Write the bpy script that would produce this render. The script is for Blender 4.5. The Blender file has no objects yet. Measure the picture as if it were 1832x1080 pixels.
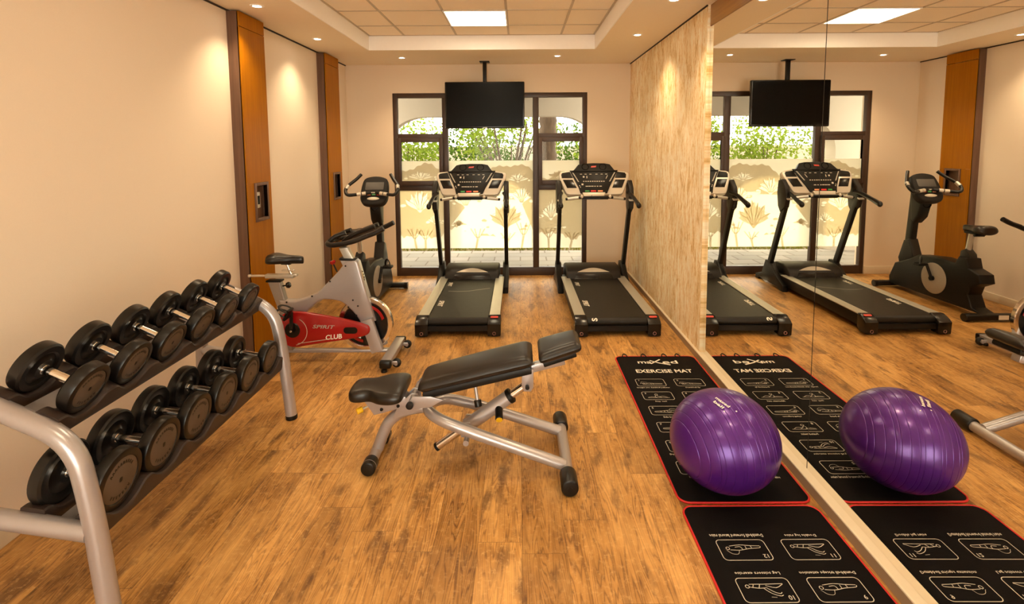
import bpy, bmesh, math, random
from mathutils import Vector, Matrix
R = math.radians
S = bpy.context.scene
COL = S.collection
random.seed(7)

# ------------------------------------------------------------------ camera
HCAM = 1.79158
F_PX, PX, PY = 921.892, 927.820, 344.749
PITCH, YAW, ROLL = 0.087832, -0.0027603, -0.0058524
cam_d = bpy.data.cameras.new('camera')
cam = bpy.data.objects.new('camera', cam_d)
COL.objects.link(cam)
_cy, _sy, _cp, _sp, _cr, _sr = (math.cos(YAW), math.sin(YAW), math.cos(PITCH), math.sin(PITCH), math.cos(ROLL), math.sin(ROLL))
_r = Vector((_cy, -_sy, 0)); _u = Vector((_sp*_sy, _sp*_cy, _cp)); _f = Vector((_cp*_sy, _cp*_cy, -_sp))
_rc = _cr*_r + _sr*_u; _uc = -_sr*_r + _cr*_u
M = Matrix.Identity(4)
for i in range(3):
    M[i][0] = _rc[i]; M[i][1] = _uc[i]; M[i][2] = -_f[i]
M[2][3] = HCAM
cam.matrix_world = M
cam_d.sensor_fit = 'HORIZONTAL'; cam_d.sensor_width = 36
cam_d.lens = F_PX/1832*36
cam_d.shift_x = (916-PX)/1832
cam_d.shift_y = -(540-PY)/1832
cam_d.clip_start = 0.05; cam_d.clip_end = 200
S.camera = cam

# ------------------------------------------------------------------ view, world, sun
S.view_settings.view_transform = 'Standard'
S.view_settings.look = 'None'
S.view_settings.exposure = 1.12
S.view_settings.gamma = 1.0
S.view_settings.use_curve_mapping = False
w = bpy.data.worlds.new('sky'); S.world = w; w.use_nodes = True
_n = w.node_tree.nodes; _l = w.node_tree.links
_bg = _n.get('Background') or _n.new('ShaderNodeBackground')
_bg.inputs[0].default_value = (1.0, 0.93, 0.80, 1)
_bg.inputs[1].default_value = 4.6
sun_d = bpy.data.lights.new('sun', 'SUN'); sun = bpy.data.objects.new('sun', sun_d); COL.objects.link(sun)
sun_d.energy = 2.2; sun_d.angle = R(1.5); sun_d.color = (1.0, 0.84, 0.48)
# the sun stands over the garden, beyond the window wall and to its right
_d = Vector((-0.40, -0.70, -0.34)).normalized()
sun.rotation_euler = _d.to_track_quat('-Z', 'Y').to_euler()

WARM = (1.0, 0.74, 0.45)
PANEL_POWER = 7.0
SPOT_POWER = 24.0
S.cycles.diffuse_bounces = 8
S.cycles.max_bounces = 16

# ------------------------------------------------------------------ room numbers
XL, XR, D, C, CT = -2.365, 1.531, 7.109, 2.915, 3.079
YB = -2.0
T_XL, T_XR, T_YF, T_YN = -1.729, 0.868, 6.05, -0.9    # ceiling tray opening
MIR_Y = 4.225                                          # wallpaper ends, mirror begins

# ------------------------------------------------------------------ materials
def s2l(c):
    return tuple(((x/12.92) if x <= 0.04045 else ((x+0.055)/1.055)**2.4) for x in c)
def hexc(h):
    return s2l(tuple(int(h[i:i+2], 16)/255 for i in (0, 2, 4)))
class NT:
    def __init__(s, m):
        s.t = m.node_tree; s.n = s.t.nodes; s.l = s.t.links
    def new(s, typ, **kw):
        x = s.n.new(typ)
        for k, v in kw.items():
            if k == 'ins':
                for a, b in v.items():
                    if hasattr(b, 'is_linked') or hasattr(b, 'links'): s.l.new(b, x.inputs[a])
                    else: x.inputs[a].default_value = b
            else: setattr(x, k, v)
        return x
    def math(s, op, a, b=None, c=None):
        x = s.n.new('ShaderNodeMath'); x.operation = op
        for i, v in enumerate((a, b, c)):
            if v is None: continue
            if hasattr(v, 'links'): s.l.new(v, x.inputs[i])
            else: x.inputs[i].default_value = v
        return x.outputs[0]
    def mix(s, f, a, b, mode='MIX'):
        x = s.n.new('ShaderNodeMix'); x.data_type = 'RGBA'; x.blend_type = mode
        for i, v in ((0, f), (6, a), (7, b)):
            if hasattr(v, 'links'): s.l.new(v, x.inputs[i])
            else: x.inputs[i].default_value = (v if i == 0 else (*v[:3], 1))
        return x.outputs[2]
    def ramp(s, f, stops):
        x = s.n.new('ShaderNodeValToRGB'); s.l.new(f, x.inputs[0])
        e = x.color_ramp.elements
        while len(e) < len(stops): e.new(0.5)
        for i, (p, c) in enumerate(stops):
            e[i].position = p; e[i].color = (*c[:3], 1) if len(c) >= 3 else (c[0],)*3+(1,)
        return x.outputs[0]
MATS = {}
def base(name):
    m = bpy.data.materials.new(name); m.use_nodes = True
    t = NT(m); p = t.n['Principled BSDF']; MATS[name] = m
    return m, t, p
def pr(name, col, rough=0.5, metal=0.0, coat=0.0, var=0.06, bump=0.0, scale=30.0, spec=0.5):
    """principled material with a little procedural variation in colour and roughness"""
    m, t, p = base(name)
    tc = t.new('ShaderNodeTexCoord')
    nz = t.new('ShaderNodeTexNoise', ins={'Vector': tc.outputs['Object'], 'Scale': scale, 'Detail': 3.0})
    c0 = tuple(max(0, x*(1-var)) for x in col); c1 = tuple(min(1, x*(1+var)) for x in col)
    cc = t.mix(nz.outputs['Fac'], c0, c1)
    t.l.new(cc, p.inputs['Base Color'])
    rr = t.math('MULTIPLY_ADD', nz.outputs['Fac'], 0.12*rough, rough*0.94)
    t.l.new(rr, p.inputs['Roughness'])
    p.inputs['Metallic'].default_value = metal
    p.inputs['Coat Weight'].default_value = coat
    p.inputs['Coat Roughness'].default_value = 0.08
    p.inputs['Specular IOR Level'].default_value = spec
    if bump:
        b = t.new('ShaderNodeBump', ins={'Strength': bump, 'Distance': 0.002, 'Height': nz.outputs['Fac']})
        t.l.new(b.outputs[0], p.inputs['Normal'])
    return m
def emis(name, col, st):
    m, t, p = base(name)
    p.inputs['Base Color'].default_value = (0.8, 0.8, 0.8, 1)
    p.inputs['Emission Color'].default_value = (*col, 1)
    p.inputs['Emission Strength'].default_value = st
    return m

WALL = pr('cream_paint', (0.83, 0.72, 0.59), 0.7, var=0.03, bump=0.05, scale=220)
WALLB = pr('pale_paint', (0.80, 0.665, 0.50), 0.7, var=0.03, bump=0.05, scale=220)
CEIL = pr('ceiling_paint', (0.85, 0.72, 0.53), 0.8, var=0.02)
CROWN = pr('white_paint', (0.95, 0.93, 0.90), 0.6, var=0.02)
TILE = pr('ceiling_tile', (0.93, 0.80, 0.62), 0.9, var=0.05, bump=0.2, scale=180)
TBAR = pr('tile_bar', (0.55, 0.45, 0.33), 0.6)
SKIRT = pr('skirting_paint', (0.70, 0.60, 0.44), 0.45, var=0.03)
SILVER = pr('silver_paint', (0.43, 0.405, 0.415), 0.30, metal=0.5, var=0.03, coat=0.3)
SILVERD = pr('grey_paint', (0.33, 0.30, 0.28), 0.35, metal=0.5, var=0.03)
CHROME = pr('chrome', (0.85, 0.83, 0.80), 0.12, metal=1.0, var=0.02)
BRUSHED = pr('brushed_aluminium', (0.58, 0.56, 0.50), 0.38, metal=0.65, var=0.05)
BLACK = pr('black_plastic', (0.006, 0.005, 0.004), 0.42, var=0.1, spec=0.28)
BLACKG = pr('gloss_black_plastic', (0.007, 0.006, 0.006), 0.22, var=0.1, spec=0.4)
CHAR = pr('charcoal_plastic', (0.014, 0.011, 0.009), 0.42, var=0.08, spec=0.32)
RUBBER = pr('black_rubber', (0.005, 0.004, 0.0035), 0.34, var=0.15, spec=0.4, bump=0.1, scale=90)
HEADF = pr('grey_rubber_face', (0.085, 0.062, 0.045), 0.5, var=0.06)
TRAYM = pr('rack_tray_rubber', (0.030, 0.018, 0.014), 0.5, var=0.12)
VINYL = pr('black_vinyl', (0.011, 0.008, 0.006), 0.33, var=0.12, bump=0.12, scale=260)
RED = pr('red_lacquer', (0.33, 0.004, 0.005), 0.25, coat=0.4, var=0.06)
REDB = pr('red_fabric', (0.55, 0.012, 0.010), 0.6, var=0.1)
WHITE = pr('white_print', (0.85, 0.80, 0.70), 0.5, var=0.03)
WHITED = pr('faded_print', (0.62, 0.57, 0.48), 0.5, var=0.05)
PALE = pr('pale_silver_plastic', (0.66, 0.60, 0.50), 0.32, metal=0.25, var=0.03, coat=0.2)
GREENB = pr('green_button', (0.03, 0.25, 0.05), 0.4)
REDBTN = pr('red_button', (0.75, 0.02, 0.015), 0.4)
ORANGEB = pr('orange_button', (0.75, 0.28, 0.12), 0.4)
YELLOW = pr('yellow_plastic', (0.85, 0.50, 0.01), 0.4)
FRAME = pr('bronze_window_frame', (0.055, 0.030, 0.020), 0.42, var=0.08)
SCREEN = pr('dark_screen', (0.002, 0.002, 0.002), 0.25, var=0.02, spec=0.12)
MATF = pr('black_mat_foam', (0.004, 0.003, 0.003), 0.8, var=0.3, bump=0.2, scale=140, spec=0.12)
DARKW = pr('dark_gap', (0.03, 0.02, 0.012), 0.8)
TAUPE = pr('taupe_skirting', (0.30, 0.21, 0.125), 0.5, var=0.03)  # darker tone for the front face of the right skirting
STONE = pr('render_wall', (0.30, 0.25, 0.19), 0.85, var=0.05)

def floor_mat():
    m, t, p = base('oak_vinyl_planks')
    tc = t.new('ShaderNodeTexCoord'); sx = t.new('ShaderNodeSeparateXYZ', ins={0: tc.outputs['Object']})
    x, y = sx.outputs[0], sx.outputs[1]
    W, L = 0.20, 1.22
    xs = t.math('DIVIDE', x, W); ix = t.math('FLOOR', xs); fx = t.math('FRACT', xs)
    w1 = t.new('ShaderNodeTexWhiteNoise', noise_dimensions='1D', ins={'W': ix})
    ys = t.math('ADD', t.math('DIVIDE', y, L), t.math('MULTIPLY', w1.outputs['Value'], 7.3))
    iy = t.math('FLOOR', ys); fy = t.math('FRACT', ys)
    idv = t.new('ShaderNodeCombineXYZ', ins={0: ix, 1: iy})
    w2 = t.new('ShaderNodeTexWhiteNoise', noise_dimensions='2D', ins={'Vector': idv.outputs[0]})
    pid = w2.outputs['Value']
    off = t.math('MULTIPLY', pid, 37.0)
    # long grain
    g = t.new('ShaderNodeCombineXYZ', ins={0: t.math('MULTIPLY', x, 26.0), 1: t.math('MULTIPLY', y, 1.5), 2: off})
    n1 = t.new('ShaderNodeTexNoise', ins={'Vector': g.outputs[0], 'Scale': 1.0, 'Detail': 6.0, 'Roughness': 0.65, 'Distortion': 0.6})
    # cathedral figure
    g2 = t.new('ShaderNodeCombineXYZ', ins={0: t.math('MULTIPLY', t.math('SUBTRACT', fx, 0.5), 1.6), 1: t.math('MULTIPLY', y, 0.55), 2: off})
    n2 = t.new('ShaderNodeTexNoise', ins={'Vector': g2.outputs[0], 'Scale': 1.6, 'Detail': 2.0})
    rings = t.math('FRACT', t.math('MULTIPLY', n2.outputs['Fac'], 22.0))
    ringl = t.math('SMOOTH_MIN', t.math('MULTIPLY', t.math('ABSOLUTE', t.math('SUBTRACT', rings, 0.5)), 4.0), 1.0, 0.2)
    # cloudy wear
    n3 = t.new('ShaderNodeTexNoise', ins={'Vector': t.new('ShaderNodeCombineXYZ', ins={0: t.math('MULTIPLY', x, 5.0), 1: t.math('MULTIPLY', y, 2.2), 2: t.math('MULTIPLY', pid, 3.0)}).outputs[0], 'Scale': 1.0, 'Detail': 4.0, 'Roughness': 0.6})
    n4 = t.new('ShaderNodeTexNoise', ins={'Vector': tc.outputs['Object'], 'Scale': 38.0, 'Detail': 4.0, 'Roughness': 0.75})
    n5 = t.new('ShaderNodeTexNoise', ins={'Vector': t.new('ShaderNodeCombineXYZ', ins={0: t.math('MULTIPLY', x, 12.0), 1: t.math('MULTIPLY', y, 3.4), 2: off}).outputs[0], 'Scale': 1.0, 'Detail': 3.0})
    col = t.ramp(n3.outputs['Fac'], [(0.30, (0.26, 0.115, 0.026)), (0.46, (0.55, 0.275, 0.068)), (0.68, (0.80, 0.455, 0.150))])
    col = t.mix(t.math('MULTIPLY', n1.outputs['Fac'], 0.62), col, t.ramp(n1.outputs['Fac'], [(0.36, (0.16, 0.064, 0.013)), (0.60, (0.80, 0.44, 0.140))]))
    rf = t.math('MULTIPLY', t.math('SUBTRACT', 1.0, ringl), t.ramp(n3.outputs['Fac'], [(0.40, (0.80,)), (0.6, (0.35,))]))
    col = t.mix(rf, col, (0.16, 0.065, 0.018))
    dk = t.ramp(n5.outputs['Fac'], [(0.57, (0.0,)), (0.70, (0.72,))])
    col = t.mix(dk, col, (0.13, 0.058, 0.020))
    sp = t.ramp(n4.outputs['Fac'], [(0.52, (0.0,)), (0.68, (0.42,))])
    col = t.mix(sp, col, (0.86, 0.55, 0.23))
    col = t.mix(0.75, col, t.mix(pid, (0.58, 0.54, 0.47), (1.0, 1.0, 1.0)), 'MULTIPLY')
    sd = t.math('MINIMUM', t.math('MULTIPLY', t.math('MINIMUM', fx, t.math('SUBTRACT', 1.0, fx)), W),
                t.math('MULTIPLY', t.math('MINIMUM', fy, t.math('SUBTRACT', 1.0, fy)), L))
    seam = t.ramp(t.math('MULTIPLY', sd, 100.0), [(0.05, (0.55,)), (0.20, (0.0,))])
    col = t.mix(seam, col, (0.10, 0.045, 0.014))
    t.l.new(col, p.inputs['Base Color'])
    t.l.new(t.math('MULTIPLY_ADD', n1.outputs['Fac'], 0.2, 0.34), p.inputs['Roughness'])
    p.inputs['Specular IOR Level'].default_value = 0.38
    b = t.new('ShaderNodeBump', ins={'Strength': 0.22, 'Distance': 0.0015, 'Height': t.math('SUBTRACT', n1.outputs['Fac'], t.math('MULTIPLY', seam, 1.5))})
    t.l.new(b.outputs[0], p.inputs['Normal'])
    return m
FLOOR = floor_mat()

def wallpaper_mat():
    m, t, p = base('fibre_wallpaper')
    tc = t.new('ShaderNodeTexCoord')
    mp = t.new('ShaderNodeMapping', ins={'Vector': tc.outputs['Object'], 'Scale': (1.0, 22.0, 5.0)})
    n1 = t.new('ShaderNodeTexNoise', ins={'Vector': mp.outputs[0], 'Scale': 1.0, 'Detail': 6.0, 'Roughness': 0.7, 'Distortion': 0.8})
    mp2 = t.new('ShaderNodeMapping', ins={'Vector': tc.outputs['Object'], 'Scale': (1.0, 60.0, 16.0)})
    n2 = t.new('ShaderNodeTexNoise', ins={'Vector': mp2.outputs[0], 'Scale': 1.0, 'Detail': 3.0, 'Roughness': 0.7, 'Distortion': 1.5})
    n3 = t.new('ShaderNodeTexNoise', ins={'Vector': tc.outputs['Object'], 'Scale': 2.2, 'Detail': 3.0})
    f = t.math('ADD', t.math('MULTIPLY', n1.outputs['Fac'], 0.65), t.math('MULTIPLY', n2.outputs['Fac'], 0.35))
    col = t.ramp(f, [(0.40, (0.62, 0.38, 0.12)), (0.48, (0.90, 0.68, 0.37)), (0.56, (0.98, 0.90, 0.70))])
    col = t.mix(t.ramp(n3.outputs['Fac'], [(0.42, (0.0,)), (0.7, (0.35,))]), col, (0.60, 0.43, 0.20))
    t.l.new(col, p.inputs['Base Color']); p.inputs['Roughness'].default_value = 0.6
    b = t.new('ShaderNodeBump', ins={'Strength': 0.25, 'Distance': 0.002, 'Height': f})
    t.l.new(b.outputs[0], p.inputs['Normal'])
    return m
PAPER = wallpaper_mat()

def wood_mat(name, c0, c1, rough, coat, sc=(40.0, 40.0, 1.6), spec=0.4):
    m, t, p = base(name)
    tc = t.new('ShaderNodeTexCoord')
    mp = t.new('ShaderNodeMapping', ins={'Vector': tc.outputs['Object'], 'Scale': sc})
    n1 = t.new('ShaderNodeTexNoise', ins={'Vector': mp.outputs[0], 'Scale': 1.0, 'Detail': 5.0, 'Roughness': 0.6, 'Distortion': 0.4})
    col = t.ramp(n1.outputs['Fac'], [(0.3, c0), (0.7, c1)])
    t.l.new(col, p.inputs['Base Color']); p.inputs['Roughness'].default_value = rough
    p.inputs['Coat Weight'].default_value = coat; p.inputs['Coat Roughness'].default_value = 0.2
    p.inputs['Specular IOR Level'].default_value = spec
    return m
ORANGE = wood_mat('amber_wood_panel', (0.31, 0.108, 0.0008), (0.41, 0.150, 0.001), 0.40, 0.0, spec=0.12)
BROWN = wood_mat('dark_walnut', (0.105, 0.052, 0.030), (0.165, 0.085, 0.050), 0.45, 0.1)
GOLDW = wood_mat('golden_wood_trim', (0.26, 0.12, 0.022), (0.36, 0.175, 0.035), 0.3, 0.2, (40, 1.5, 40))

def mirror_mat():
    m, t, p = base('mirror_silvering')
    tc = t.new('ShaderNodeTexCoord')
    nz = t.new('ShaderNodeTexNoise', ins={'Vector': tc.outputs['Object'], 'Scale': 1.2, 'Detail': 1.0})
    t.l.new(t.mix(nz.outputs['Fac'], (0.90, 0.88, 0.83), (0.93, 0.91, 0.86)), p.inputs['Base Color'])
    p.inputs['Metallic'].default_value = 1.0; p.inputs['Roughness'].default_value = 0.0
    return m
MIRROR = mirror_mat()

def glass_mat(name='window_glass', tint=(0.96, 0.97, 0.95), refl=1.0):
    m, t, p = base(name); t.n.remove(p)
    tr = t.new('ShaderNodeBsdfTransparent', ins={0: (*tint, 1)})
    gl = t.new('ShaderNodeBsdfGlossy', ins={0: (1, 1, 1, 1), 'Roughness': 0.0})
    fr = t.new('ShaderNodeFresnel', ins={'IOR': 1.45})
    mx = t.new('ShaderNodeMixShader', ins={0: t.math('MULTIPLY', fr.outputs[0], refl)})
    t.l.new(tr.outputs[0], mx.inputs[1]); t.l.new(gl.outputs[0], mx.inputs[2])
    t.l.new(mx.outputs[0], t.n['Material Output'].inputs[0])
    return m
GLASS = glass_mat(refl=0.15)

def film_mat(name, tcol, dcol, mixf):
    m, t, p = base(name); t.n.remove(p)
    tc = t.new('ShaderNodeTexCoord')
    nz = t.new('ShaderNodeTexNoise', ins={'Vector': tc.outputs['Object'], 'Scale': 2.0, 'Detail': 2.0})
    c = t.mix(nz.outputs['Fac'], tuple(x*0.94 for x in tcol), tcol)
    tl = t.new('ShaderNodeBsdfTranslucent'); t.l.new(c, tl.inputs[0])
    df = t.new('ShaderNodeBsdfDiffuse', ins={0: (*dcol, 1)})
    mx = t.new('ShaderNodeMixShader', ins={0: mixf})
    t.l.new(tl.outputs[0], mx.inputs[1]); t.l.new(df.outputs[0], mx.inputs[2])
    t.l.new(mx.outputs[0], t.n['Material Output'].inputs[0])
    return m
FILM = film_mat('frosted_film', (0.90, 0.84, 0.66), (0.70, 0.64, 0.52), 0.2)
FILMD = film_mat('dense_frosted_film', (0.72, 0.63, 0.49), (0.40, 0.33, 0.24), 0.22)

def leaf_mat(name, c0, c1):
    m, t, p = base(name); t.n.remove(p)
    oi = t.new('ShaderNodeNewGeometry')
    wn = t.new('ShaderNodeTexNoise', ins={'Vector': oi.outputs['Position'], 'Scale': 9.0})
    c = t.mix(wn.outputs['Fac'], c0, c1)
    tl = t.new('ShaderNodeBsdfTranslucent'); t.l.new(c, tl.inputs[0])
    df = t.new('ShaderNodeBsdfDiffuse'); t.l.new(c, df.inputs[0])
    mx = t.new('ShaderNodeMixShader', ins={0: 0.45})
    t.l.new(tl.outputs[0], mx.inputs[1]); t.l.new(df.outputs[0], mx.inputs[2])
    t.l.new(mx.outputs[0], t.n['Material Output'].inputs[0])
    return m
LEAF = leaf_mat('garden_leaf', (0.045, 0.10, 0.010), (0.24, 0.29, 0.035))
LEAFD = leaf_mat('dark_leaf', (0.015, 0.035, 0.006), (0.07, 0.12, 0.018))
GRASS = leaf_mat('lawn_grass', (0.07, 0.075, 0.010), (0.20, 0.18, 0.025))
BARK = wood_mat('bark', (0.035, 0.022, 0.012), (0.11, 0.070, 0.042), 0.9, 0.0, (18, 18, 4))
SOIL = pr('soil', (0.13, 0.085, 0.045), 0.95, var=0.3, scale=12)
def paver_mat():
    m, t, p = base('stone_pavers')
    tc = t.new('ShaderNodeTexCoord')
    br = t.new('ShaderNodeTexBrick', ins={'Vector': tc.outputs['Object'], 'Color1': (0.155, 0.135, 0.11, 1), 'Color2': (0.21, 0.18, 0.15, 1), 'Mortar': (0.10, 0.075, 0.05, 1), 'Scale': 1.0, 'Mortar Size': 0.012, 'Brick Width': 0.42, 'Row Height': 0.3})
    t.l.new(br.outputs[0], p.inputs['Base Color']); p.inputs['Roughness'].default_value = 0.9
    return m
PAVER = paver_mat()
def ball_mat():
    m, t, p = base('purple_vinyl')
    tc = t.new('ShaderNodeTexCoord')
    nz = t.new('ShaderNodeTexNoise', ins={'Vector': tc.outputs['Object'], 'Scale': 60.0, 'Detail': 2.0})
    t.l.new(t.mix(nz.outputs['Fac'], (0.072, 0.009, 0.190), (0.088, 0.012, 0.225)), p.inputs['Base Color'])
    p.inputs['Roughness'].default_value = 0.30; p.inputs['Metallic'].default_value = 0.35
    p.inputs['Coat Weight'].default_value = 0.25; p.inputs['Coat Roughness'].default_value = 0.16
    b = t.new('ShaderNodeBump', ins={'Strength': 0.03, 'Distance': 0.001, 'Height': nz.outputs['Fac']})
    t.l.new(b.outputs[0], p.inputs['Normal'])
    return m
PURPLE = ball_mat()
BELT = pr('belt_rubber', (0.010, 0.008, 0.006), 0.5, var=0.1, spec=0.3)
PANEL_E = emis('light_panel_diffuser', (1.0, 0.84, 0.58), PANEL_POWER)
LENS_E = emis('lit_lamp_lens', (1.0, 0.90, 0.70), 14.0)

# ------------------------------------------------------------------ mesh helpers
def rot_to(d):
    return Vector((0, 0, 1)).rotation_difference(Vector(d).normalized()).to_matrix().to_4x4()
def smooth_path(pts, n=6, closed=False):
    if n <= 1: return [Vector(p) for p in pts]
    P = [Vector(p) for p in pts]; out = []; N = len(P)
    segs = N if closed else N-1
    for i in range(segs):
        p1, p2 = P[i], P[(i+1) % N]
        p0 = P[i-1] if (closed or i > 0) else p1*2-p2
        p3 = P[(i+2) % N] if (closed or i+2 < N) else p2*2-p1
        for k in range(n):
            u = k/n
            out.append(0.5*((2*p1)+(p2-p0)*u+(2*p0-5*p1+4*p2-p3)*u*u+(3*p1-p0-3*p2+p3)*u**3))
    if not closed: out.append(P[-1])
    return out
def fillet(pts, r, n=6):
    """polyline with its inner corners rounded by radius r"""
    P = [Vector(p) for p in pts]; out = [P[0]]
    for i in range(1, len(P)-1):
        a = (P[i-1]-P[i]); b = (P[i+1]-P[i]); rr = min(r, a.length*0.49, b.length*0.49)
        A = P[i]+a.normalized()*rr; B = P[i]+b.normalized()*rr
        for k in range(n+1):
            u = k/n
            out.append((1-u)**2*A+2*u*(1-u)*P[i]+u*u*B)
    out.append(P[-1]); return out
class MB:
    def __init__(s): s.bm = bmesh.new()
    def _merge(s, bm, mat=None):
        if mat is not None: bmesh.ops.transform(bm, matrix=mat, verts=bm.verts)
        me = bpy.data.meshes.new('t'); bm.to_mesh(me); bm.free(); s.bm.from_mesh(me); bpy.data.meshes.remove(me)
        return s
    def box(s, c, d, rot=None, bev=0.0, seg=2):
        bm = bmesh.new(); bmesh.ops.create_cube(bm, size=1.0)
        bmesh.ops.scale(bm, vec=Vector(d), verts=bm.verts)
        if bev: bmesh.ops.bevel(bm, geom=list(bm.edges), offset=min(bev, min(d)*0.49), segments=seg, profile=0.5, affect='EDGES')
        m = Matrix.Translation(Vector(c))
        if rot is not None: m = m @ (rot if isinstance(rot, Matrix) else (Matrix.Rotation(rot[2], 4, 'Z') @ Matrix.Rotation(rot[1], 4, 'Y') @ Matrix.Rotation(rot[0], 4, 'X')))
        return s._merge(bm, m)
    def cyl(s, p0, p1, r0, r1=None, seg=24, bev=0.0):
        p0, p1 = Vector(p0), Vector(p1); h = (p1-p0).length
        bm = bmesh.new()
        bmesh.ops.create_cone(bm, cap_ends=True, segments=seg, radius1=r0, radius2=r0 if r1 is None else r1, depth=h)
        if bev:
            ee = [e for e in bm.edges if abs(e.verts[0].co.z-e.verts[1].co.z) < 1e-6]
            bmesh.ops.bevel(bm, geom=ee, offset=bev, segments=3, profile=0.5, affect='EDGES')
        return s._merge(bm, Matrix.Translation((p0+p1)/2) @ rot_to(p1-p0))
    def lathe(s, prof, p=(0, 0, 0), axis=(0, 0, 1), seg=32, mat=None):
        """prof: (radius, height) pairs"""
        bm = bmesh.new(); rings = []
        for r, h in prof:
            if r < 1e-5: rings.append([bm.verts.new((0, 0, h))])
            else: rings.append([bm.verts.new((r*math.cos(2*math.pi*i/seg), r*math.sin(2*math.pi*i/seg), h)) for i in range(seg)])
        for a, b in zip(rings, rings[1:]):
            for i in range(seg):
                j = (i+1) % seg
                if len(a) == 1 and len(b) == 1: continue
                if len(a) == 1: bm.faces.new((a[0], b[j], b[i]))
                elif len(b) == 1: bm.faces.new((a[i], a[j], b[0]))
                else: bm.faces.new((a[i], a[j], b[j], b[i]))
        bmesh.ops.recalc_face_normals(bm, faces=bm.faces)
        m = mat if mat is not None else Matrix.Translation(Vector(p)) @ rot_to(axis)
        return s._merge(bm, m)
    def tube(s, pts, r, seg=14, n=1, closed=False, flat=1.0, radii=None, up=None, square=False):
        P = smooth_path(pts, n, closed); N = len(P)
        bm = bmesh.new(); rings = []
        prev = None
        for i in range(N):
            if closed: t = (P[(i+1) % N]-P[i-1]).normalized()
            else: t = (P[min(i+1, N-1)]-P[max(i-1, 0)]).normalized()
            if prev is None:
                a = Vector(up) if up is not None else (Vector((0, 0, 1)) if abs(t.z) < 0.9 else Vector((1, 0, 0)))
                nrm = (a-t*a.dot(t)).normalized()
            else: nrm = (prev-t*prev.dot(t)).normalized()
            prev = nrm; b = t.cross(nrm)
            rr = r if radii is None else radii[min(len(radii)-1, int(round(i*(len(radii)-1)/max(1, N-1))))] if n == 1 else None
            if rr is None:
                u = i*(len(radii)-1)/max(1, N-1); k = min(int(u), len(radii)-2); rr = radii[k]+(radii[k+1]-radii[k])*(u-k)
            ring = []
            for k in range(seg):
                if square:
                    ca = math.cos(2*math.pi*k/seg); sa = math.sin(2*math.pi*k/seg)
                    q = 1.0/max(abs(ca)**6+abs(sa)**6, 1e-6)**(1/6); ca *= q; sa *= q
                else: ca = math.cos(2*math.pi*k/seg); sa = math.sin(2*math.pi*k/seg)
                ring.append(bm.verts.new(P[i]+nrm*(rr*ca)+b*(rr*flat*sa)))
            rings.append(ring)
        M2 = N if closed else N-1
        for i in range(M2):
            a, c = rings[i], rings[(i+1) % N]
            for k in range(seg):
                j = (k+1) % seg
                bm.faces.new((a[k], a[j], c[j], c[k]))
        if not closed:
            bm.faces.new(list(reversed(rings[0]))); bm.faces.new(rings[-1])
        bmesh.ops.recalc_face_normals(bm, faces=bm.faces)
        return s._merge(bm)
    def prism(s, poly, h0, h1, mat=None, bev=0.0, seg=2):
        """polygon in local xy extruded along local z from h0 to h1"""
        bm = bmesh.new()
        vs = [bm.verts.new((x, y, h0)) for x, y in poly]
        f = bm.faces.new(vs)
        g = bmesh.ops.extrude_face_region(bm, geom=[f])
        bmesh.ops.translate(bm, vec=(0, 0, h1-h0), verts=[v for v in g['geom'] if isinstance(v, bmesh.types.BMVert)])
        bmesh.ops.recalc_face_normals(bm, faces=bm.faces)
        if bev:
            caps = [e for e in bm.edges if abs(e.verts[0].co.z-e.verts[1].co.z) < 1e-7]
            bmesh.ops.bevel(bm, geom=caps, offset=bev, segments=seg, profile=0.5, affect='EDGES', clamp_overlap=True)
        return s._merge(bm, mat)
    def ell(s, c, r, rot=None, u=24, v=14):
        bm = bmesh.new(); bmesh.ops.create_uvsphere(bm, u_segments=u, v_segments=v, radius=1.0)
        bmesh.ops.scale(bm, vec=Vector(r) if hasattr(r, '__len__') else Vector((r, r, r)), verts=bm.verts)
        m = Matrix.Translation(Vector(c))
        if rot is not None: m = m @ rot
        return s._merge(bm, m)
    def quad(s, a, b, c, d):
        vs = [s.bm.verts.new(Vector(p)) for p in (a, b, c, d)]; s.bm.faces.new(vs); return s
    def ribbon(s, pts, wd, z=0.0, h=0.0, closed=False):
        """flat line of width wd through 2d points at height z"""
        P = [Vector((p[0], p[1])) for p in pts]; N = len(P); L = []; Rr = []
        for i in range(N):
            if closed: d = P[(i+1) % N]-P[i-1]
            else: d = P[min(i+1, N-1)]-P[max(i-1, 0)]
            if d.length < 1e-9: d = Vector((1, 0))
            d.normalize(); nn = Vector((-d.y, d.x))*(wd/2)
            L.append(s.bm.verts.new((P[i].x+nn.x, P[i].y+nn.y, z))); Rr.append(s.bm.verts.new((P[i].x-nn.x, P[i].y-nn.y, z)))
        for i in range(N if closed else N-1):
            j = (i+1) % N
            s.bm.faces.new((L[i], Rr[i], Rr[j], L[j]))
        return s
    def add_mesh(s, me, mat=None):
        bm = bmesh.new(); bm.from_mesh(me); return s._merge(bm, mat)
    def sub(s, levels=1):
        s._sub = levels; return s
    def build(s, name, mat, parent=None, loc=None, ang=35, smooth=True, sub=0):
        me = bpy.data.meshes.new(name)
        if sub == 0: bmesh.ops.remove_doubles(s.bm, verts=s.bm.verts, dist=1e-6)
        s.bm.to_mesh(me); s.bm.free()
        me.materials.append(mat)
        if smooth:
            for f in me.polygons: f.use_smooth = True
            try: me.set_sharp_from_angle(angle=R(ang))
            except Exception: pass
        o = bpy.data.objects.new(name, me); COL.objects.link(o)
        if parent is not None: o.parent = parent
        if loc is not None: o.location = loc
        if sub:
            md = o.modifiers.new('sub', 'SUBSURF'); md.levels = sub; md.render_levels = sub
        return o
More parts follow.
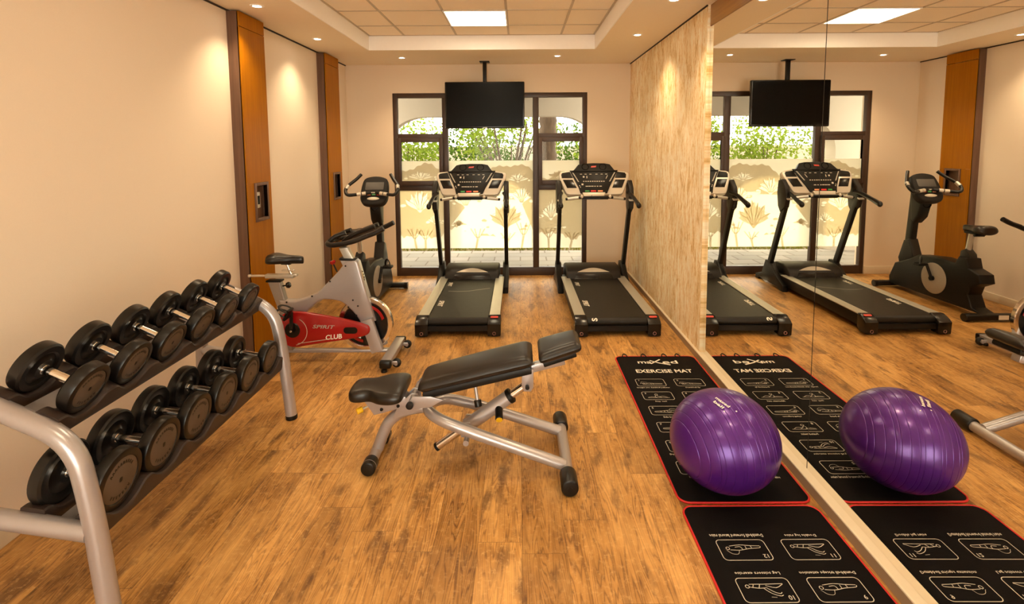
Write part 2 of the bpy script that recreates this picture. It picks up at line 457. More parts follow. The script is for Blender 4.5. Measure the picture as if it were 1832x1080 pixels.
def YZ(x=0.0):
    """maps prism local (x,y,z) to world (y, z) plane extruded along x"""
    return Matrix(((0, 0, 1, x), (1, 0, 0, 0), (0, 1, 0, 0), (0, 0, 0, 1)))
def XZ(y=0.0):
    """maps prism local (x,y,z) to the x,z plane, extruded along -y"""
    return Matrix(((1, 0, 0, 0), (0, 0, -1, y), (0, 1, 0, 0), (0, 0, 0, 1)))
def rrect(w_, h_, r, n=5, cx=0.0, cy=0.0):
    out = []
    for sx, sy, a0 in ((1, 1, 0), (-1, 1, 90), (-1, -1, 180), (1, -1, 270)):
        for k in range(n+1):
            a = R(a0+90*k/n)
            out.append((cx+sx*(w_/2-r)+r*math.cos(a), cy+sy*(h_/2-r)+r*math.sin(a)))
    return out
def text_mesh(txt, width=None, height=None, shear=0.0, bold=0.0, spacing=1.0, extrude=0.0, align='CENTER', res=3):
    cu = bpy.data.curves.new('txt', 'FONT'); cu.body = txt; cu.size = 1.0; cu.shear = shear; cu.offset = bold
    cu.space_character = spacing; cu.extrude = extrude; cu.resolution_u = res; cu.align_x = 'LEFT'
    o = bpy.data.objects.new('txt', cu); COL.objects.link(o)
    dg = bpy.context.evaluated_depsgraph_get(); dg.update()
    me = bpy.data.meshes.new_from_object(o.evaluated_get(dg))
    bpy.data.objects.remove(o); bpy.data.curves.remove(cu)
    xs = [v.co.x for v in me.vertices]; ys = [v.co.y for v in me.vertices]
    x0, x1, y0, y1 = min(xs), max(xs), min(ys), max(ys)
    kx = (width/(x1-x0)) if width else None; ky = (height/(y1-y0)) if height else None
    kx = kx or ky; ky = ky or kx
    for v in me.vertices:
        v.co.x = (v.co.x-(x0+x1)/2)*kx; v.co.y = (v.co.y-(y0+y1)/2)*ky
    return me

# ------------------------------------------------------------------ scene-graph helpers
def thing(name, label, cat, loc=(0, 0, 0), rz=0.0, group=None):
    o = bpy.data.objects.new(name, None); COL.objects.link(o)
    o.location = loc; o.rotation_euler = (0, 0, rz); o.empty_display_size = 0.1
    o['label'] = label; o['category'] = cat
    if group: o['group'] = group
    return o
def tag(o, label, cat, group=None, kind=None):
    o['label'] = label; o['category'] = cat
    if group: o['group'] = group
    if kind: o['kind'] = kind
    return o
def struct(o):
    o['kind'] = 'structure'; return o
def dup(o, parent=None):
    c = o.copy(); COL.objects.link(c)
    if parent is not None: c.parent = parent
    for ch in list(o.children): dup(ch, c)
    return c
# ================================================================== THE ROOM
b = MB().box(((XL+XR)/2, (D+YB)/2, -0.05), (XR-XL+0.4, D-YB+0.3, 0.1)); struct(b.build('floor', FLOOR, smooth=False))
# left wall
b = MB().box((XL-0.08, (D+YB)/2, 1.6), (0.16, D-YB+0.4, 3.2)); struct(b.build('wall_left', WALL, smooth=False))
# far wall, built round the window opening
WX0, WX1, WZ1 = -1.735, 0.925, 2.535
b = MB()
b.box(((XL-0.1+WX0)/2, D+0.1, 1.6), (WX0-XL+0.1, 0.2, 3.2)).box(((WX1+XR+0.1)/2, D+0.1, 1.6), (XR+0.1-WX1, 0.2, 3.2)).box(((WX0+WX1)/2, D+0.1, (WZ1+3.2)/2), (WX1-WX0, 0.2, 3.2-WZ1))
struct(b.build('wall_back', WALLB, smooth=False))
# right wall: papered stretch, then the wall that carries the mirror
b = MB().box((XR+0.09-0.0115, (MIR_Y+D+0.1)/2, 1.6), (0.203, D-MIR_Y+0.1, 3.2)); struct(b.build('wall_right', PAPER, smooth=False))
b = MB().box((XR+0.11, (MIR_Y+YB)/2-0.062, 1.6), (0.16, MIR_Y-YB+0.12, 3.2)); struct(b.build('wall_right_mirror_side', WALL, smooth=False))
# wall behind the camera with a wide glazed opening
b = MB()
RX0, RX1, RZ = -1.5, 0.9, 2.2
b.box(((XL-0.1+RX0)/2, YB-0.1, 1.6), (RX0-XL+0.1, 0.2, 3.2)).box(((RX1+XR+0.2)/2, YB-0.1, 1.6), (XR+0.2-RX1, 0.2, 3.2)).box(((RX0+RX1)/2, YB-0.1, (RZ+3.2)/2), (RX1-RX0, 0.2, 3.2-RZ))
struct(b.build('wall_front', WALL, smooth=False))
b = MB()
for x in (RX0+0.03, (RX0+RX1)/2, RX1-0.03): b.box((x, YB-0.08, RZ/2), (0.06, 0.06, RZ))
b.box(((RX0+RX1)/2, YB-0.08, RZ-0.03), (RX1-RX0, 0.06, 0.06)).box(((RX0+RX1)/2, YB-0.08, 0.05), (RX1-RX0, 0.06, 0.1))
w2 = struct(b.build('window_2', FRAME, smooth=False))
MB().box(((RX0+RX1)/2, YB-0.08, RZ/2), (RX1-RX0-0.02, 0.008, RZ-0.02)).build('window_pane', GLASS, w2, smooth=False)
# ceiling: lower border, white upstand, tiled middle
b = MB()
t_ = 0.12
b.box(((XL+T_XL)/2, (D+YB)/2, C+t_/2), (T_XL-XL, D-YB, t_)).box(((XR+T_XR)/2, (D+YB)/2, C+t_/2), (XR-T_XR, D-YB, t_))
b.box(((T_XL+T_XR)/2, (D+T_YF)/2, C+t_/2), (T_XR-T_XL, D-T_YF, t_)).box(((T_XL+T_XR)/2, (YB+T_YN)/2, C+t_/2), (T_XR-T_XL, T_YN-YB, t_))
struct(b.build('ceiling', CEIL, smooth=False))
b = MB(); e_ = 0.012
b.box((T_XL-e_/2+0.001, (T_YF+T_YN)/2, (C+CT)/2), (e_, T_YF-T_YN, CT-C+0.002)).box((T_XR+e_/2-0.001, (T_YF+T_YN)/2, (C+CT)/2), (e_, T_YF-T_YN, CT-C+0.002))
b.box(((T_XL+T_XR)/2, T_YF+e_/2-0.001, (C+CT)/2), (T_XR-T_XL, e_, CT-C+0.002)).box(((T_XL+T_XR)/2, T_YN-e_/2+0.001, (C+CT)/2), (T_XR-T_XL, e_, CT-C+0.002))
struct(b.build('trim_1', CROWN, smooth=False))
b = MB().box(((T_XL+T_XR)/2, (T_YF+T_YN)/2, CT+0.03), (T_XR-T_XL+0.1, T_YF-T_YN+0.1, 0.06)); struct(b.build('ceiling_tiles', TILE, smooth=False))
LX, LY = -0.720, 4.970
b = MB(); bw = 0.022
for x in [LX+0.6*k for k in range(-1, 3)]:
    b.box((x, (T_YF+T_YN)/2, CT-0.002), (bw, T_YF-T_YN, 0.006))
for y in [LY+0.6*k for k in range(-9, 2)]:
    b.box(((T_XL+T_XR)/2, y, CT-0.002), (T_XR-T_XL, bw, 0.006))
for (x, y, dx, dy) in (((T_XL+T_XR)/2, T_YF-0.012, T_XR-T_XL, 0.02), (T_XL+0.012, (T_YF+T_YN)/2, 0.02, T_YF-T_YN), (T_XR-0.012, (T_YF+T_YN)/2, 0.02, T_YF-T_YN)):
    b.box((x, y, CT-0.002), (dx, dy, 0.006))
struct(b.build('trim_2', TBAR, smooth=False))
# dark shadow gap bead where the ceiling meets the side walls
b = MB().box((XL+0.006, (D+YB)/2, C-0.006), (0.012, D-YB, 0.012)); struct(b.build('trim_3', DARKW, smooth=False))
b = MB().box((XR-0.028, (D+MIR_Y)/2, C-0.005), (0.010, D-MIR_Y, 0.010)); struct(b.build('trim_4', DARKW, smooth=False))
# golden wooden band above the mirror
b = MB().box((XR+0.012, (MIR_Y+YB)/2-0.002, (2.745+C)/2), (0.030, MIR_Y-YB, C-2.745-0.002), bev=0.003); struct(b.build('trim_5', GOLDW, smooth=False))
# skirtings
b = MB().box((XL+0.008, (D+YB)/2, 0.045), (0.016, D-YB, 0.09), bev=0.004); struct(b.build('baseboard_left', SKIRT))
b = MB().box(((XL+WX0)/2, D-0.009, 0.055), (WX0-XL, 0.018, 0.11), bev=0.004).box(((XR-0.024+WX1)/2, D-0.009, 0.055), (XR-0.024-WX1, 0.018, 0.11), bev=0.004); struct(b.build('baseboard_back', SKIRT))
prof = [(XR+0.02, 0), (1.488, 0), (1.488, 0.054), (XR+0.02, 0.054)]
b = MB().prism(prof, -D, -YB, XZ(0)); struct(b.build('baseboard_right', TAUPE, ang=25))
prof = [(XR+0.02, 0.054), (1.487, 0.054), (1.488, 0.060), (1.494, 0.063), (XR+0.02, 0.063)]
b = MB().prism(prof, -D, -YB, XZ(0)); struct(b.build('trim_6', SKIRT, ang=25))

# ------------------------------------------------------------------ mirror, in panels
def mirror(y0, y1, label):
    t = thing('wall_mirror', label, 'mirror', (XR+0.002, (y0+y1)/2, 0.0632), 0, 'frameless mirror panels on the right wall')
    h = 2.745-0.0632
    MB().box((0.011, 0, h/2), (0.018, y1-y0, h)).build('backing', DARKW, t, smooth=False)
    MB().box((0.001, 0, h/2), (0.002, y1-y0-0.003, h-0.002)).build('mirror_glass', MIRROR, t, smooth=False)
SEAM = 2.632
mirror(SEAM+0.002, MIR_Y-0.002, 'tall frameless mirror panel next to the textured wallpaper')
mirror(1.0, SEAM-0.002, 'tall frameless mirror panel past the vertical seam, reflecting the exercise bike')

# ------------------------------------------------------------------ window
win = struct(bpy.data.objects.new('window_1', None)); COL.objects.link(win); win.location = ((WX0+WX1)/2, D, 0)
wx = lambda x: x-(WX0+WX1)/2
def bar(b, x0, x1, z0, z1, d=0.07, y=0.04, bev=0.004): b.box((wx((x0+x1)/2), y, (z0+z1)/2), (x1-x0, d, z1-z0), bev=bev)
b = MB()
bar(b, WX0, WX0+0.062, 0, WZ1); bar(b, WX1-0.062, WX1, 0, WZ1)
bar(b, WX0+0.06, WX1-0.06, WZ1-0.065, WZ1); bar(b, WX0+0.06, WX1-0.06, 0, 0.118)
bar(b, -1.063, -0.985, 0.11, WZ1-0.06); bar(b, 0.180, 0.262, 0.11, WZ1-0.06)
for x0, x1 in ((WX0+0.06, -1.06), (0.26, WX1-0.06)):
    bar(b, x0, x1, 1.925, 1.985); bar(b, x0, x1, 1.205, 1.285)
b.build('frame', FRAME, win)
for x0, x1 in ((WX0+0.055, -1.055), (0.255, WX1-0.055)):          # opening sashes
    b = MB(); z0, z1 = 1.275, 1.93; s_ = 0.052
    bar(b, x0, x0+s_, z0, z1, 0.05, 0.0); bar(b, x1-s_, x1, z0, z1, 0.05, 0.0)
    bar(b, x0+s_, x1-s_, z0, z0+s_+0.012, 0.05, 0.0); bar(b, x0+s_, x1-s_, z1-s_-0.01, z1, 0.05, 0.0)
    sash = b.build('sash', FRAME, win)
    g = MB(); bar(g, x0+s_-0.01, x1-s_+0.01, z0+s_-0.01, z1-s_+0.005, 0.006, 0.0, 0); g.build('pane', GLASS, sash, smooth=False)
for x0, x1, z0, z1 in ((WX0+0.05, -1.05, 1.975, WZ1-0.05), (0.25, WX1-0.05, 1.975, WZ1-0.05), (-0.99, 0.19, 0.11, WZ1-0.05), (WX0+0.05, -1.05, 0.11, 1.215), (0.25, WX1-0.05, 0.11, 1.215)):
    g = MB(); bar(g, x0, x1, z0, z1, 0.006, 0.045, 0); g.build('pane', GLASS, win, smooth=False)
# frosted film printed with flat-topped trees: pale sheet plus a denser tree layer
FZ0, FZ1 = 0.385, 1.612
def curve2d(loops, name, y, mat, parent):
    """flat filled outlines in the x,z plane; inner loops read as holes"""
    cu = bpy.data.curves.new('fill', 'CURVE'); cu.dimensions = '2D'; cu.fill_mode = 'BOTH'
    for lp in loops:
        sp = cu.splines.new('POLY'); sp.points.add(len(lp)-1); sp.use_cyclic_u = True
        for q, (px, pz) in zip(sp.points, lp): q.co = (px, pz, 0, 1)
    o = bpy.data.objects.new('fill', cu); COL.objects.link(o)
    dg = bpy.context.evaluated_depsgraph_get(); dg.update()
    me = bpy.data.meshes.new_from_object(o.evaluated_get(dg)); bpy.data.objects.remove(o); bpy.data.curves.remove(cu)
    return me
def clipx(lp, x0, x1): return [(min(max(px, x0), x1), pz) for px, pz in lp]
def canopy_line(x0, x1, zf, n=60):
    return [(x0+(x1-x0)*i/n, zf(x0+(x1-x0)*i/n)) for i in range(n+1)]
TREES = []   # trunks standing at the bottom of the film
for cx, zb in ((-1.46, 0), (-1.33, 1), (-0.62, 0), (-0.20, 1), (0.02, 1), (0.40, 0), (0.70, 0)):
    TREES.append((cx, zb))
def low(x):   # lower edge of the merged crowns
    return 0.59+0.050*math.sin(x*6.1+0.6)+0.035*math.sin(x*13.0+1.0)+0.012*math.sin(x*47)+0.009*math.sin(x*83+2)
def top(x):
    return 1.46+0.10*math.sin(x*5.2+2.2)+0.03*math.sin(x*14+0.4)+0.010*math.sin(x*61)
def fan(cx, cz, w_, h_, seedv):
    """pale ragged dome under a flat crown, and the dark boughs that rise through it"""
    rg = random.Random(seedv)
    dome = []
    for q in range(31):
        a = -1+q/15
        rr = 1+rg.uniform(-0.13, 0.10)+(0.10 if q % 5 == 2 else -0.06)
        dome.append((cx+w_*a*rr, cz+h_*(1-0.42*a*a-0.20*abs(a))*rr))
    dome += [(cx+w_*0.62, cz+h_*0.20), (cx+w_*0.22, cz+h_*0.06), (cx+0.010, cz-h_*0.10), (cx-0.010, cz-h_*0.10), (cx-w_*0.22, cz+h_*0.06), (cx-w_*0.62, cz+h_*0.20)]
    loops = [dome]
    for k in range(3):
        bx, bz = cx+rg.choice((-1, 1))*w_*rg.uniform(0.95, 1.3), cz+h_*rg.uniform(0.0, 0.35); r_ = rg.uniform(0.010, 0.022)
        loops.append([(bx+r_*1.9*math.cos(i*0.785)*rg.uniform(0.7, 1.2), bz+r_*math.sin(i*0.785)*rg.uniform(0.7, 1.2)) for i in range(8)])
    boughs = []
    for a in (-0.85, -0.50, -0.15, 0.22, 0.58, 0.88):
        a += rg.uniform(-.06, .06); ex = cx+w_*a*1.08; ez = cz+h_*(1.04-0.42*a*a-0.20*abs(a))
        mx, mz = cx+w_*a*0.42, cz+h_*(0.30+0.10*(1-abs(a)))
        boughs.append(([(cx+w_*a*0.14, cz+h_*0.03), (mx*0.6+cx*0.4, cz+h_*0.14), (mx, mz), (ex, ez)], 0.010))
        boughs.append(([(mx, mz), (mx+w_*0.10*(1 if a > 0 else -1), mz+h_*0.30), (ex-w_*0.16*(1 if a > 0 else -1), ez*1.0)], 0.006))
    return loops, boughs
FANS = [(-1.40, 0.92, .20, .26, 1), (-1.19, 0.74, .09, .12, 2), (-0.76, 0.98, .17, .24, 3), (-0.20, 0.68, .24, .33, 4), (0.02, 1.02, .13, .22, 5), (-0.42, 1.14, .18, .20, 6),
        (0.43, 0.80, .13, .24, 7), (0.70, 0.98, .13, .26, 8), (0.56, 0.66, .05, .06, 11), (-0.74, 1.30, .13, .10, 14), (-0.03, 1.32, .15, .10, 15), (-1.37, 1.36, .18, .10, 10), (0.56, 1.36, .17, .11, 13), (-0.86, 0.70, .07, .08, 17)]
for x0, x1, z0, z1, y in ((-1.672, -1.063, FZ0, 1.205, 0.041), (-1.635, -1.108, 1.335, FZ1, -0.004), (-0.985, 0.18, FZ0, FZ1, 0.041), (0.262, 0.862, FZ0, 1.205, 0.041), (0.306, 0.822, 1.335, FZ1, -0.004)):
    f = MB(); f.quad((wx(x0), y-0.0005, z0), (wx(x1), y-0.0005, z0), (wx(x1), y-0.0005, z1), (wx(x0), y-0.0005, z1))
    sheet = f.build('frosted_film', FILM, win, smooth=False)
    mz0, mz1 = max(z0, 0.3), z1
    lower = [(px, min(max(pz, z0), z1)) for px, pz in canopy_line(x0, x1, low)]
    upper = [(px, min(max(pz, z0), z1)) for px, pz in canopy_line(x0, x1, top)]
    loops = []; boughs = []
    if max(p[1] for p in upper)-min(p[1] for p in lower) > 0.02:
        loops.append(lower+list(reversed(upper)))
    for (cx, cz, w_, h_, sd) in FANS:
        if cx-w_*1.25 > x0-0.06 and cx+w_*1.25 < x1+0.06 and cx-w_ > x0 and cx+w_ < x1 and cz > z0+0.01 and cz+h_ < z1-0.01: fl_, fb_ = fan(cx, cz, w_, h_, sd); loops += [clipx(l_, x0+0.002, x1-0.002) for l_ in fl_]; boughs += fb_
    me = curve2d(loops, 'tree_print', 0, FILMD, win)
    tp = MB(); tp.add_mesh(me, Matrix(((1, 0, 0, -(WX0+WX1)/2), (0, 0, 1, y-0.0012), (0, 1, 0, 0), (0, 0, 0, 1))))
    tb = MB()
    for lp, wd in boughs:
        tb.ribbon(clipx([(q.x, q.y) for q in smooth_path([(u_, v_, 0) for u_, v_ in lp], 4)], x0+0.006, x1-0.006), wd)
    m2 = bpy.data.meshes.new('t'); tb.bm.to_mesh(m2); tb.bm.free(); tp.add_mesh(m2, Matrix(((1, 0, 0, -(WX0+WX1)/2), (0, 0, 1, y-0.0014), (0, 1, 0, 0), (0, 0, 0, 1))))
    if z0 < 0.5:                                                   # trunks and forks under the crowns
        for cx, k in TREES:
            if not (x0+0.09 < cx < x1-0.09): continue
            rg = random.Random(int(cx*100))
            lean = rg.uniform(-0.03, 0.03); zt = low(cx)+0.05
            pts = [((cx+lean*q/4), z0+(zt-z0)*0.55*q/4) for q in range(5)]
            T = Matrix(((1, 0, 0, -(WX0+WX1)/2), (0, 0, 1, y-0.0016), (0, 1, 0, 0), (0, 0, 0, 1)))
            tb = MB(); tb.ribbon(pts, 0.030)
            fx_, fz_ = pts[-1]
            for sgn in (-1, -0.45, 0.4, 1):
                tb.ribbon([(fx_+0.010*sgn, fz_+0.004), (fx_+0.035*sgn, fz_+0.035), (fx_+0.10*sgn, zt+0.03)], 0.014)
            m2 = bpy.data.meshes.new('t'); tb.bm.to_mesh(m2); tb.bm.free(); tp.add_mesh(m2, T)
    tp.build('tree_print', FILMD, sheet, smooth=False)

# ------------------------------------------------------------------ pilasters on the left wall
def pilaster(y0, y1, label, device):
    t = thing('wall_panel', label, 'pilaster', (XL, (y0+y1)/2, 0), 0, 'wooden pilasters on the left wall')
    p, hh, w_ = 0.10, C-0.012, y1-y0
    nz0, nz1, nw = 1.165, 1.50, 0.235
    nc = 0.02
    b = MB().box((p/2-0.004, -w_/2+0.006, hh/2), (p-0.008, 0.012, hh)); b.box((p/2-0.004, w_/2-0.006, hh/2), (p-0.008, 0.012, hh))
    b.build('side_board', BROWN, t)
    b = MB(); f = 0.016     # face panel built round the niche
    b.box((p-f/2, 0, nz0/2), (f, w_, nz0)).box((p-f/2, 0, (nz1+hh-0.12)/2), (f, w_, hh-0.123-nz1)).box((p-f/2, 0, hh-0.058), (f, w_, 0.116))
    for s_ in (-1, 1):
        e0, e1 = sorted((s_*w_/2, nc+s_*nw/2)); b.box((p-f/2, (e0+e1)/2, (nz0+nz1)/2), (f, e1-e0, nz1-nz0))
    b.build('face_panel', ORANGE, t, smooth=False)
    b = MB(); q = 0.026     # niche lining and its frame
    for s_ in (-1, 1): b.box((p-0.006, nc+s_*(nw/2-q/2), (nz0+nz1)/2), (0.036, q, nz1-nz0), bev=0.003)
    for z in (nz0+q/2, nz1-q/2): b.box((p-0.006, nc, z), (0.036, nw-2*q, q), bev=0.003)
    b.box((p-0.049, nc, (nz0+nz1)/2), (0.008, nw, nz1-nz0))
    for s_ in (-1, 1): b.box((p-0.027, nc+s_*(nw/2-0.004), (nz0+nz1)/2), (0.04, 0.008, nz1-nz0))
    for z in (nz0+0.004, nz1-0.004): b.box((p-0.027, nc, z), (0.04, nw, 0.008))
    b.build('niche_frame', BROWN, t)
    if device:
        d = MB().box((p-0.038, nc+0.012, 1.345), (0.014, 0.062, 0.14), bev=0.004).build('wall_control', PALE, t)
        MB().box((p-0.0305, nc+0.012, 1.345), (0.002, 0.034, 0.075)).build('display', SCREEN, d, smooth=False)
    return t
pilaster(4.262, 4.672, 'tall amber wood pilaster with a wall control inside its niche, nearer the rack', True)
pilaster(6.114, 6.558, 'tall amber wood pilaster with an empty niche behind the bikes', False)

# ------------------------------------------------------------------ ceiling lights
def downlight(x, y, label):
    t = thing('downlight', label, 'ceiling light', (x, y, C), 0, 'recessed ceiling downlights')
    MB().lathe([(0.030, 0.0), (0.034, -0.006), (0.050, -0.005), (0.054, 0.0)], seg=28).build('trim_ring', CROWN, t)
    MB().lathe([(0.0, -0.003), (0.024, -0.0035), (0.031, -0.001)], seg=24).build('lamp_lens', LENS_E, t)
    l = bpy.data.lights.new('downlight_lamp', 'SPOT'); l.energy = SPOT_POWER; l.color = WARM; l.spot_size = R(112); l.spot_blend = 1.0; l.shadow_soft_size = 0.03
    o = bpy.data.objects.new('downlight_lamp', l); COL.objects.link(o); o.parent = t; o.location = (0, 0, -0.02)
DL = [(-2.065, 4.17, 'downlight in the left ceiling border, second from the back wall, near the first pilaster top'), (-2.075, 5.41, 'downlight in the left ceiling border between the two pilasters'),
      (-1.465, 6.55, 'downlight in the back ceiling border left of the screen pole'), (0.470, 6.48, 'downlight in the back ceiling border right of the screen pole'),
      (1.192, 5.31, 'downlight in the right ceiling border above the wallpaper, nearest the back wall'), (1.190, 4.07, 'downlight in the right ceiling border cut by the top of the picture'),
      (1.190, 2.83, 'downlight in the right ceiling border above the purple ball'), (1.190, 1.59, 'downlight in the right ceiling border above the near mat'),
      (0.4, -1.4, 'unseen downlight added in the ceiling border behind the camera')]  # last one is unseen, added behind the camera for more light
for x, y, lb in DL: downlight(x, y, lb)
def light_panel(x, y, label):
    t = thing('light_panel', label, 'ceiling light', (x, y, CT), 0, 'square recessed light panels')
    b = MB()
    for s_ in (-1, 1): b.box((s_*0.293, 0, -0.006), (0.014, 0.6, 0.012)).box((0, s_*0.293, -0.006), (0.572, 0.014, 0.012))
    b.build('frame', CROWN, t, smooth=False)
    MB().quad((-0.286, -0.286, -0.007), (-0.286, 0.286, -0.007), (0.286, 0.286, -0.007), (0.286, -0.286, -0.007)).build('diffuser', PANEL_E, t, smooth=False)
light_panel(LX+0.3, LY+0.3, 'bright square ceiling light panel in front of the screen')
light_panel(LX+0.3, LY+0.3-2.4, 'unseen square ceiling light panel added over the bench to light the room')  # out of view, added on the tile grid to light the room
light_panel(LX+0.3, LY+0.3-4.8, 'unseen square ceiling light panel added over the camera to light the foreground')  # out of view, added to light the near end of the floor

# ------------------------------------------------------------------ screen on its ceiling pole
TVY = 6.80
tv = thing('television', 'black flat screen television hanging from the ceiling in front of the window', 'television', (-0.452, TVY, 0))
MB().box((0.0, 0.0, 2.342), (1.035, 0.05, 0.60), bev=0.012, seg=3).build('bezel', BLACKG, tv)
MB().box((0.0, -0.0255, 2.347), (0.995, 0.002, 0.562)).build('screen', SCREEN, tv, smooth=False)
MB().box((0.0, -0.026, 2.052), (0.055, 0.004, 0.008)).build('maker_mark', PALE, tv, smooth=False)
MB().box((0.0, 0.05, 2.36), (0.36, 0.06, 0.3), bev=0.006).build('wall_plate', BLACK, tv)
MB().box((-0.003, 0.085, 2.62), (0.048, 0.048, 0.588), bev=0.004).box((-0.003, 0.085, C-0.006), (0.13, 0.13, 0.010), bev=0.003).build('ceiling_pole', BLACK, tv)
# ================================================================== TREADMILLS
pick_ring = pr("rose_metal", (0.42, 0.20, 0.17), 0.35, metal=0.5)
pick_red = pr("badge_red", (0.62, 0.06, 0.04), 0.4)
def make_treadmill(label, loc, rz):
    t = thing('treadmill', label, 'treadmill', loc, rz, 'treadmills in front of the window')
    # deck under the belt, sides, underside
    b = MB()
    for s_ in (-1, 1): b.prism([(0.06, 0.055), (1.62, 0.055), (1.75, 0.10), (1.75, 0.166), (0.09, 0.166), (0.06, 0.13)], s_*0.345-0.045, s_*0.345+0.045, YZ(), bev=0.006)
    b.box((0, 0.9, 0.11), (0.62, 1.6, 0.07)).box((0, 0.07, 0.075), (0.60, 0.10, 0.05))
    b.build('deck_frame', BLACK, t)
    b = MB().cyl((-0.285, 0.075, 0.128), (0.285, 0.075, 0.128), 0.040, seg=20)
    b.prism(rrect(0.575, 1.56, 0.004, cx=0.0, cy=0.86), 0.150, 0.168)
    belt = b.build('running_belt', BELT, t)
    for yy, sz in ((1.28, 0.17), (0.52, 0.20)):
        me = text_mesh('SPIRIT', width=sz, shear=0.25, bold=0.02)
        for v in me.vertices: v.co.y *= 1.05
        m = Matrix.Translation((-0.235, yy, 0.1688)) @ Matrix.Rotation(R(-90), 4, 'Z')
        MB().add_mesh(me, m).build('belt_lettering', WHITE, belt, smooth=False)
    for s_ in (-1, 1):
        r = MB().prism([(0.085, 0.166), (1.62, 0.166), (1.62, 0.176), (0.085, 0.176)], s_*0.346-0.052, s_*0.346+0.052, YZ(), bev=0.003)
        for k in range(5): r.box((s_*0.346-0.035+0.0175*k, 0.85, 0.1765), (0.004, 1.5, 0.0025))
        r.build('foot_rail', BRUSHED, t)
    for s_ in (-1, 1):
        c = MB().prism([(-0.005, 0.012), (0.085, 0.012), (0.12, 0.05), (0.12, 0.180), (0.09, 0.181), (0.02, 0.150), (-0.012, 0.125)], s_*0.345-0.063, s_*0.345+0.063, YZ(), bev=0.010, seg=3)
        c.box((s_*0.345, 0.045, 0.006), (0.05, 0.05, 0.012))
        ec = c.build('end_cap', BLACKG, t)
        MB().lathe([(0.0125, 0), (0.0165, 0.003), (0.0135, 0.004), (0.0115, 0.0)], (s_*0.345, -0.006, 0.036), (0, -1, 0.1), seg=18).build('adjuster_ring', pick_ring, ec)
        if s_ > 0:
            MB().prism(rrect(0.075, 0.024, 0.010), 0, 0.003, Matrix.Translation((0.345, 0.064, 0.1725)) @ Matrix.Rotation(R(21), 4, 'X')).build('badge', pick_red, ec)
    # motor hood with the arched pale insert
    hp = [(1.52, 0.14), (1.535, 0.215), (1.60, 0.275), (1.70, 0.302), (1.86, 0.300), (2.02, 0.255), (2.08, 0.16), (2.08, 0.06), (1.70, 0.05)]
    b = MB().prism(hp, -0.335, 0.335, YZ(), bev=0.018, seg=3)
    hood = b.build('motor_hood', CHAR, t)
    b = MB()
    arc = [(-0.20+0.40*k/16, 0.062*math.sin(math.pi*k/16)) for k in range(17)]
    tl = Matrix.Translation((0, 1.572, 0.236)) @ Matrix.Rotation(R(42), 4, 'X')
    b.prism(arc, 0.002, 0.014, tl, bev=0.004); b.build('hood_insert', PALE, hood)
    b = MB(); arc2 = [(-0.25, -0.075), (0.25, -0.075), (0.215, 0.0), (-0.215, 0.0)]
    b.prism(arc2, -0.004, 0.010, Matrix.Translation((0, 1.542, 0.222)) @ Matrix.Rotation(R(68), 4, 'X'), bev=0.004); b.build('hood_step', BLACKG, hood)
    # base feet and leaning uprights
    for s_ in (-1, 1):
        b = MB().prism([(1.46, 0.0), (1.53, 0.0), (1.60, 0.03), (2.10, 0.03), (2.12, 0.0), (2.20, 0.0), (2.20, 0.06), (2.02, 0.12), (1.93, 0.31), (1.83, 0.31), (1.66, 0.17), (1.46, 0.075)], s_*0.415-0.036, s_*0.415+0.036, YZ(), bev=0.010)
        b.build('base_shroud', BLACK, t)
        b = MB().tube([(s_*0.425, 1.87, 0.22), (s_*0.425, 1.52, 1.06), (s_*0.428, 1.47, 1.20)], 0.040, seg=16, flat=0.62, square=True, up=(0, 1, 0.4))
        b.build('upright', BLACK, t)
        # sculpted cover where the upright meets the console, and the short hand grip
        b = MB().prism([(1.575, 0.98), (1.46, 1.05), (1.43, 1.16), (1.47, 1.30), (1.56, 1.385), (1.64, 1.37), (1.66, 1.22), (1.63, 1.05)], s_*0.435-0.030, s_*0.435+0.030, YZ(), bev=0.012, seg=3)
        b.build('side_cover', CHAR, t)
        b = MB().tube([(s_*0.40, 1.52, 1.235), (s_*0.425, 1.40, 1.215), (s_*0.44, 1.25, 1.165), (s_*0.445, 1.12, 1.125)], 0.024, n=5, seg=16, radii=[0.020, 0.024, 0.026, 0.032], flat=0.8)
        b.ell((s_*0.445, 1.115, 1.122), (0.028, 0.03, 0.034)).build('hand_grip', RUBBER, t)
        MB().box((s_*0.428, 1.425, 1.155), (0.062, 0.05, 0.016), rot=(R(15), 0, 0), bev=0.004).build('grip_collar', BRUSHED, t)
    # console: everything below is laid out on the tilted console face
    cz, cy_ = 1.222, 1.49
    tilt = R(62)
    F = Matrix.Translation((0, cy_, cz)) @ Matrix.Rotation(tilt, 4, 'X')
    k = 0.00076
    pp = lambda pts, cx=945: [((x-cx)*k, (600-y)*k*1.14) for x, y in pts]
    full = pp([(385, 300), (400, 262), (440, 248), (560, 236), (1335, 232), (1465, 250), (1505, 268), (1518, 310), (1510, 350), (1410, 560), (1385, 592), (1340, 604), (1150, 606), (730, 606), (530, 604), (490, 590), (465, 545), (388, 350)])
    con = MB().prism(full, -0.075, 0.0, F, bev=0.012, seg=3).build('console', PALE, t)
    b = MB().prism([(x*0.93, y*0.92+0.012) for x, y in full], -0.15, -0.06, F, bev=0.02, seg=2); b.build('console_back', BLACK, con)
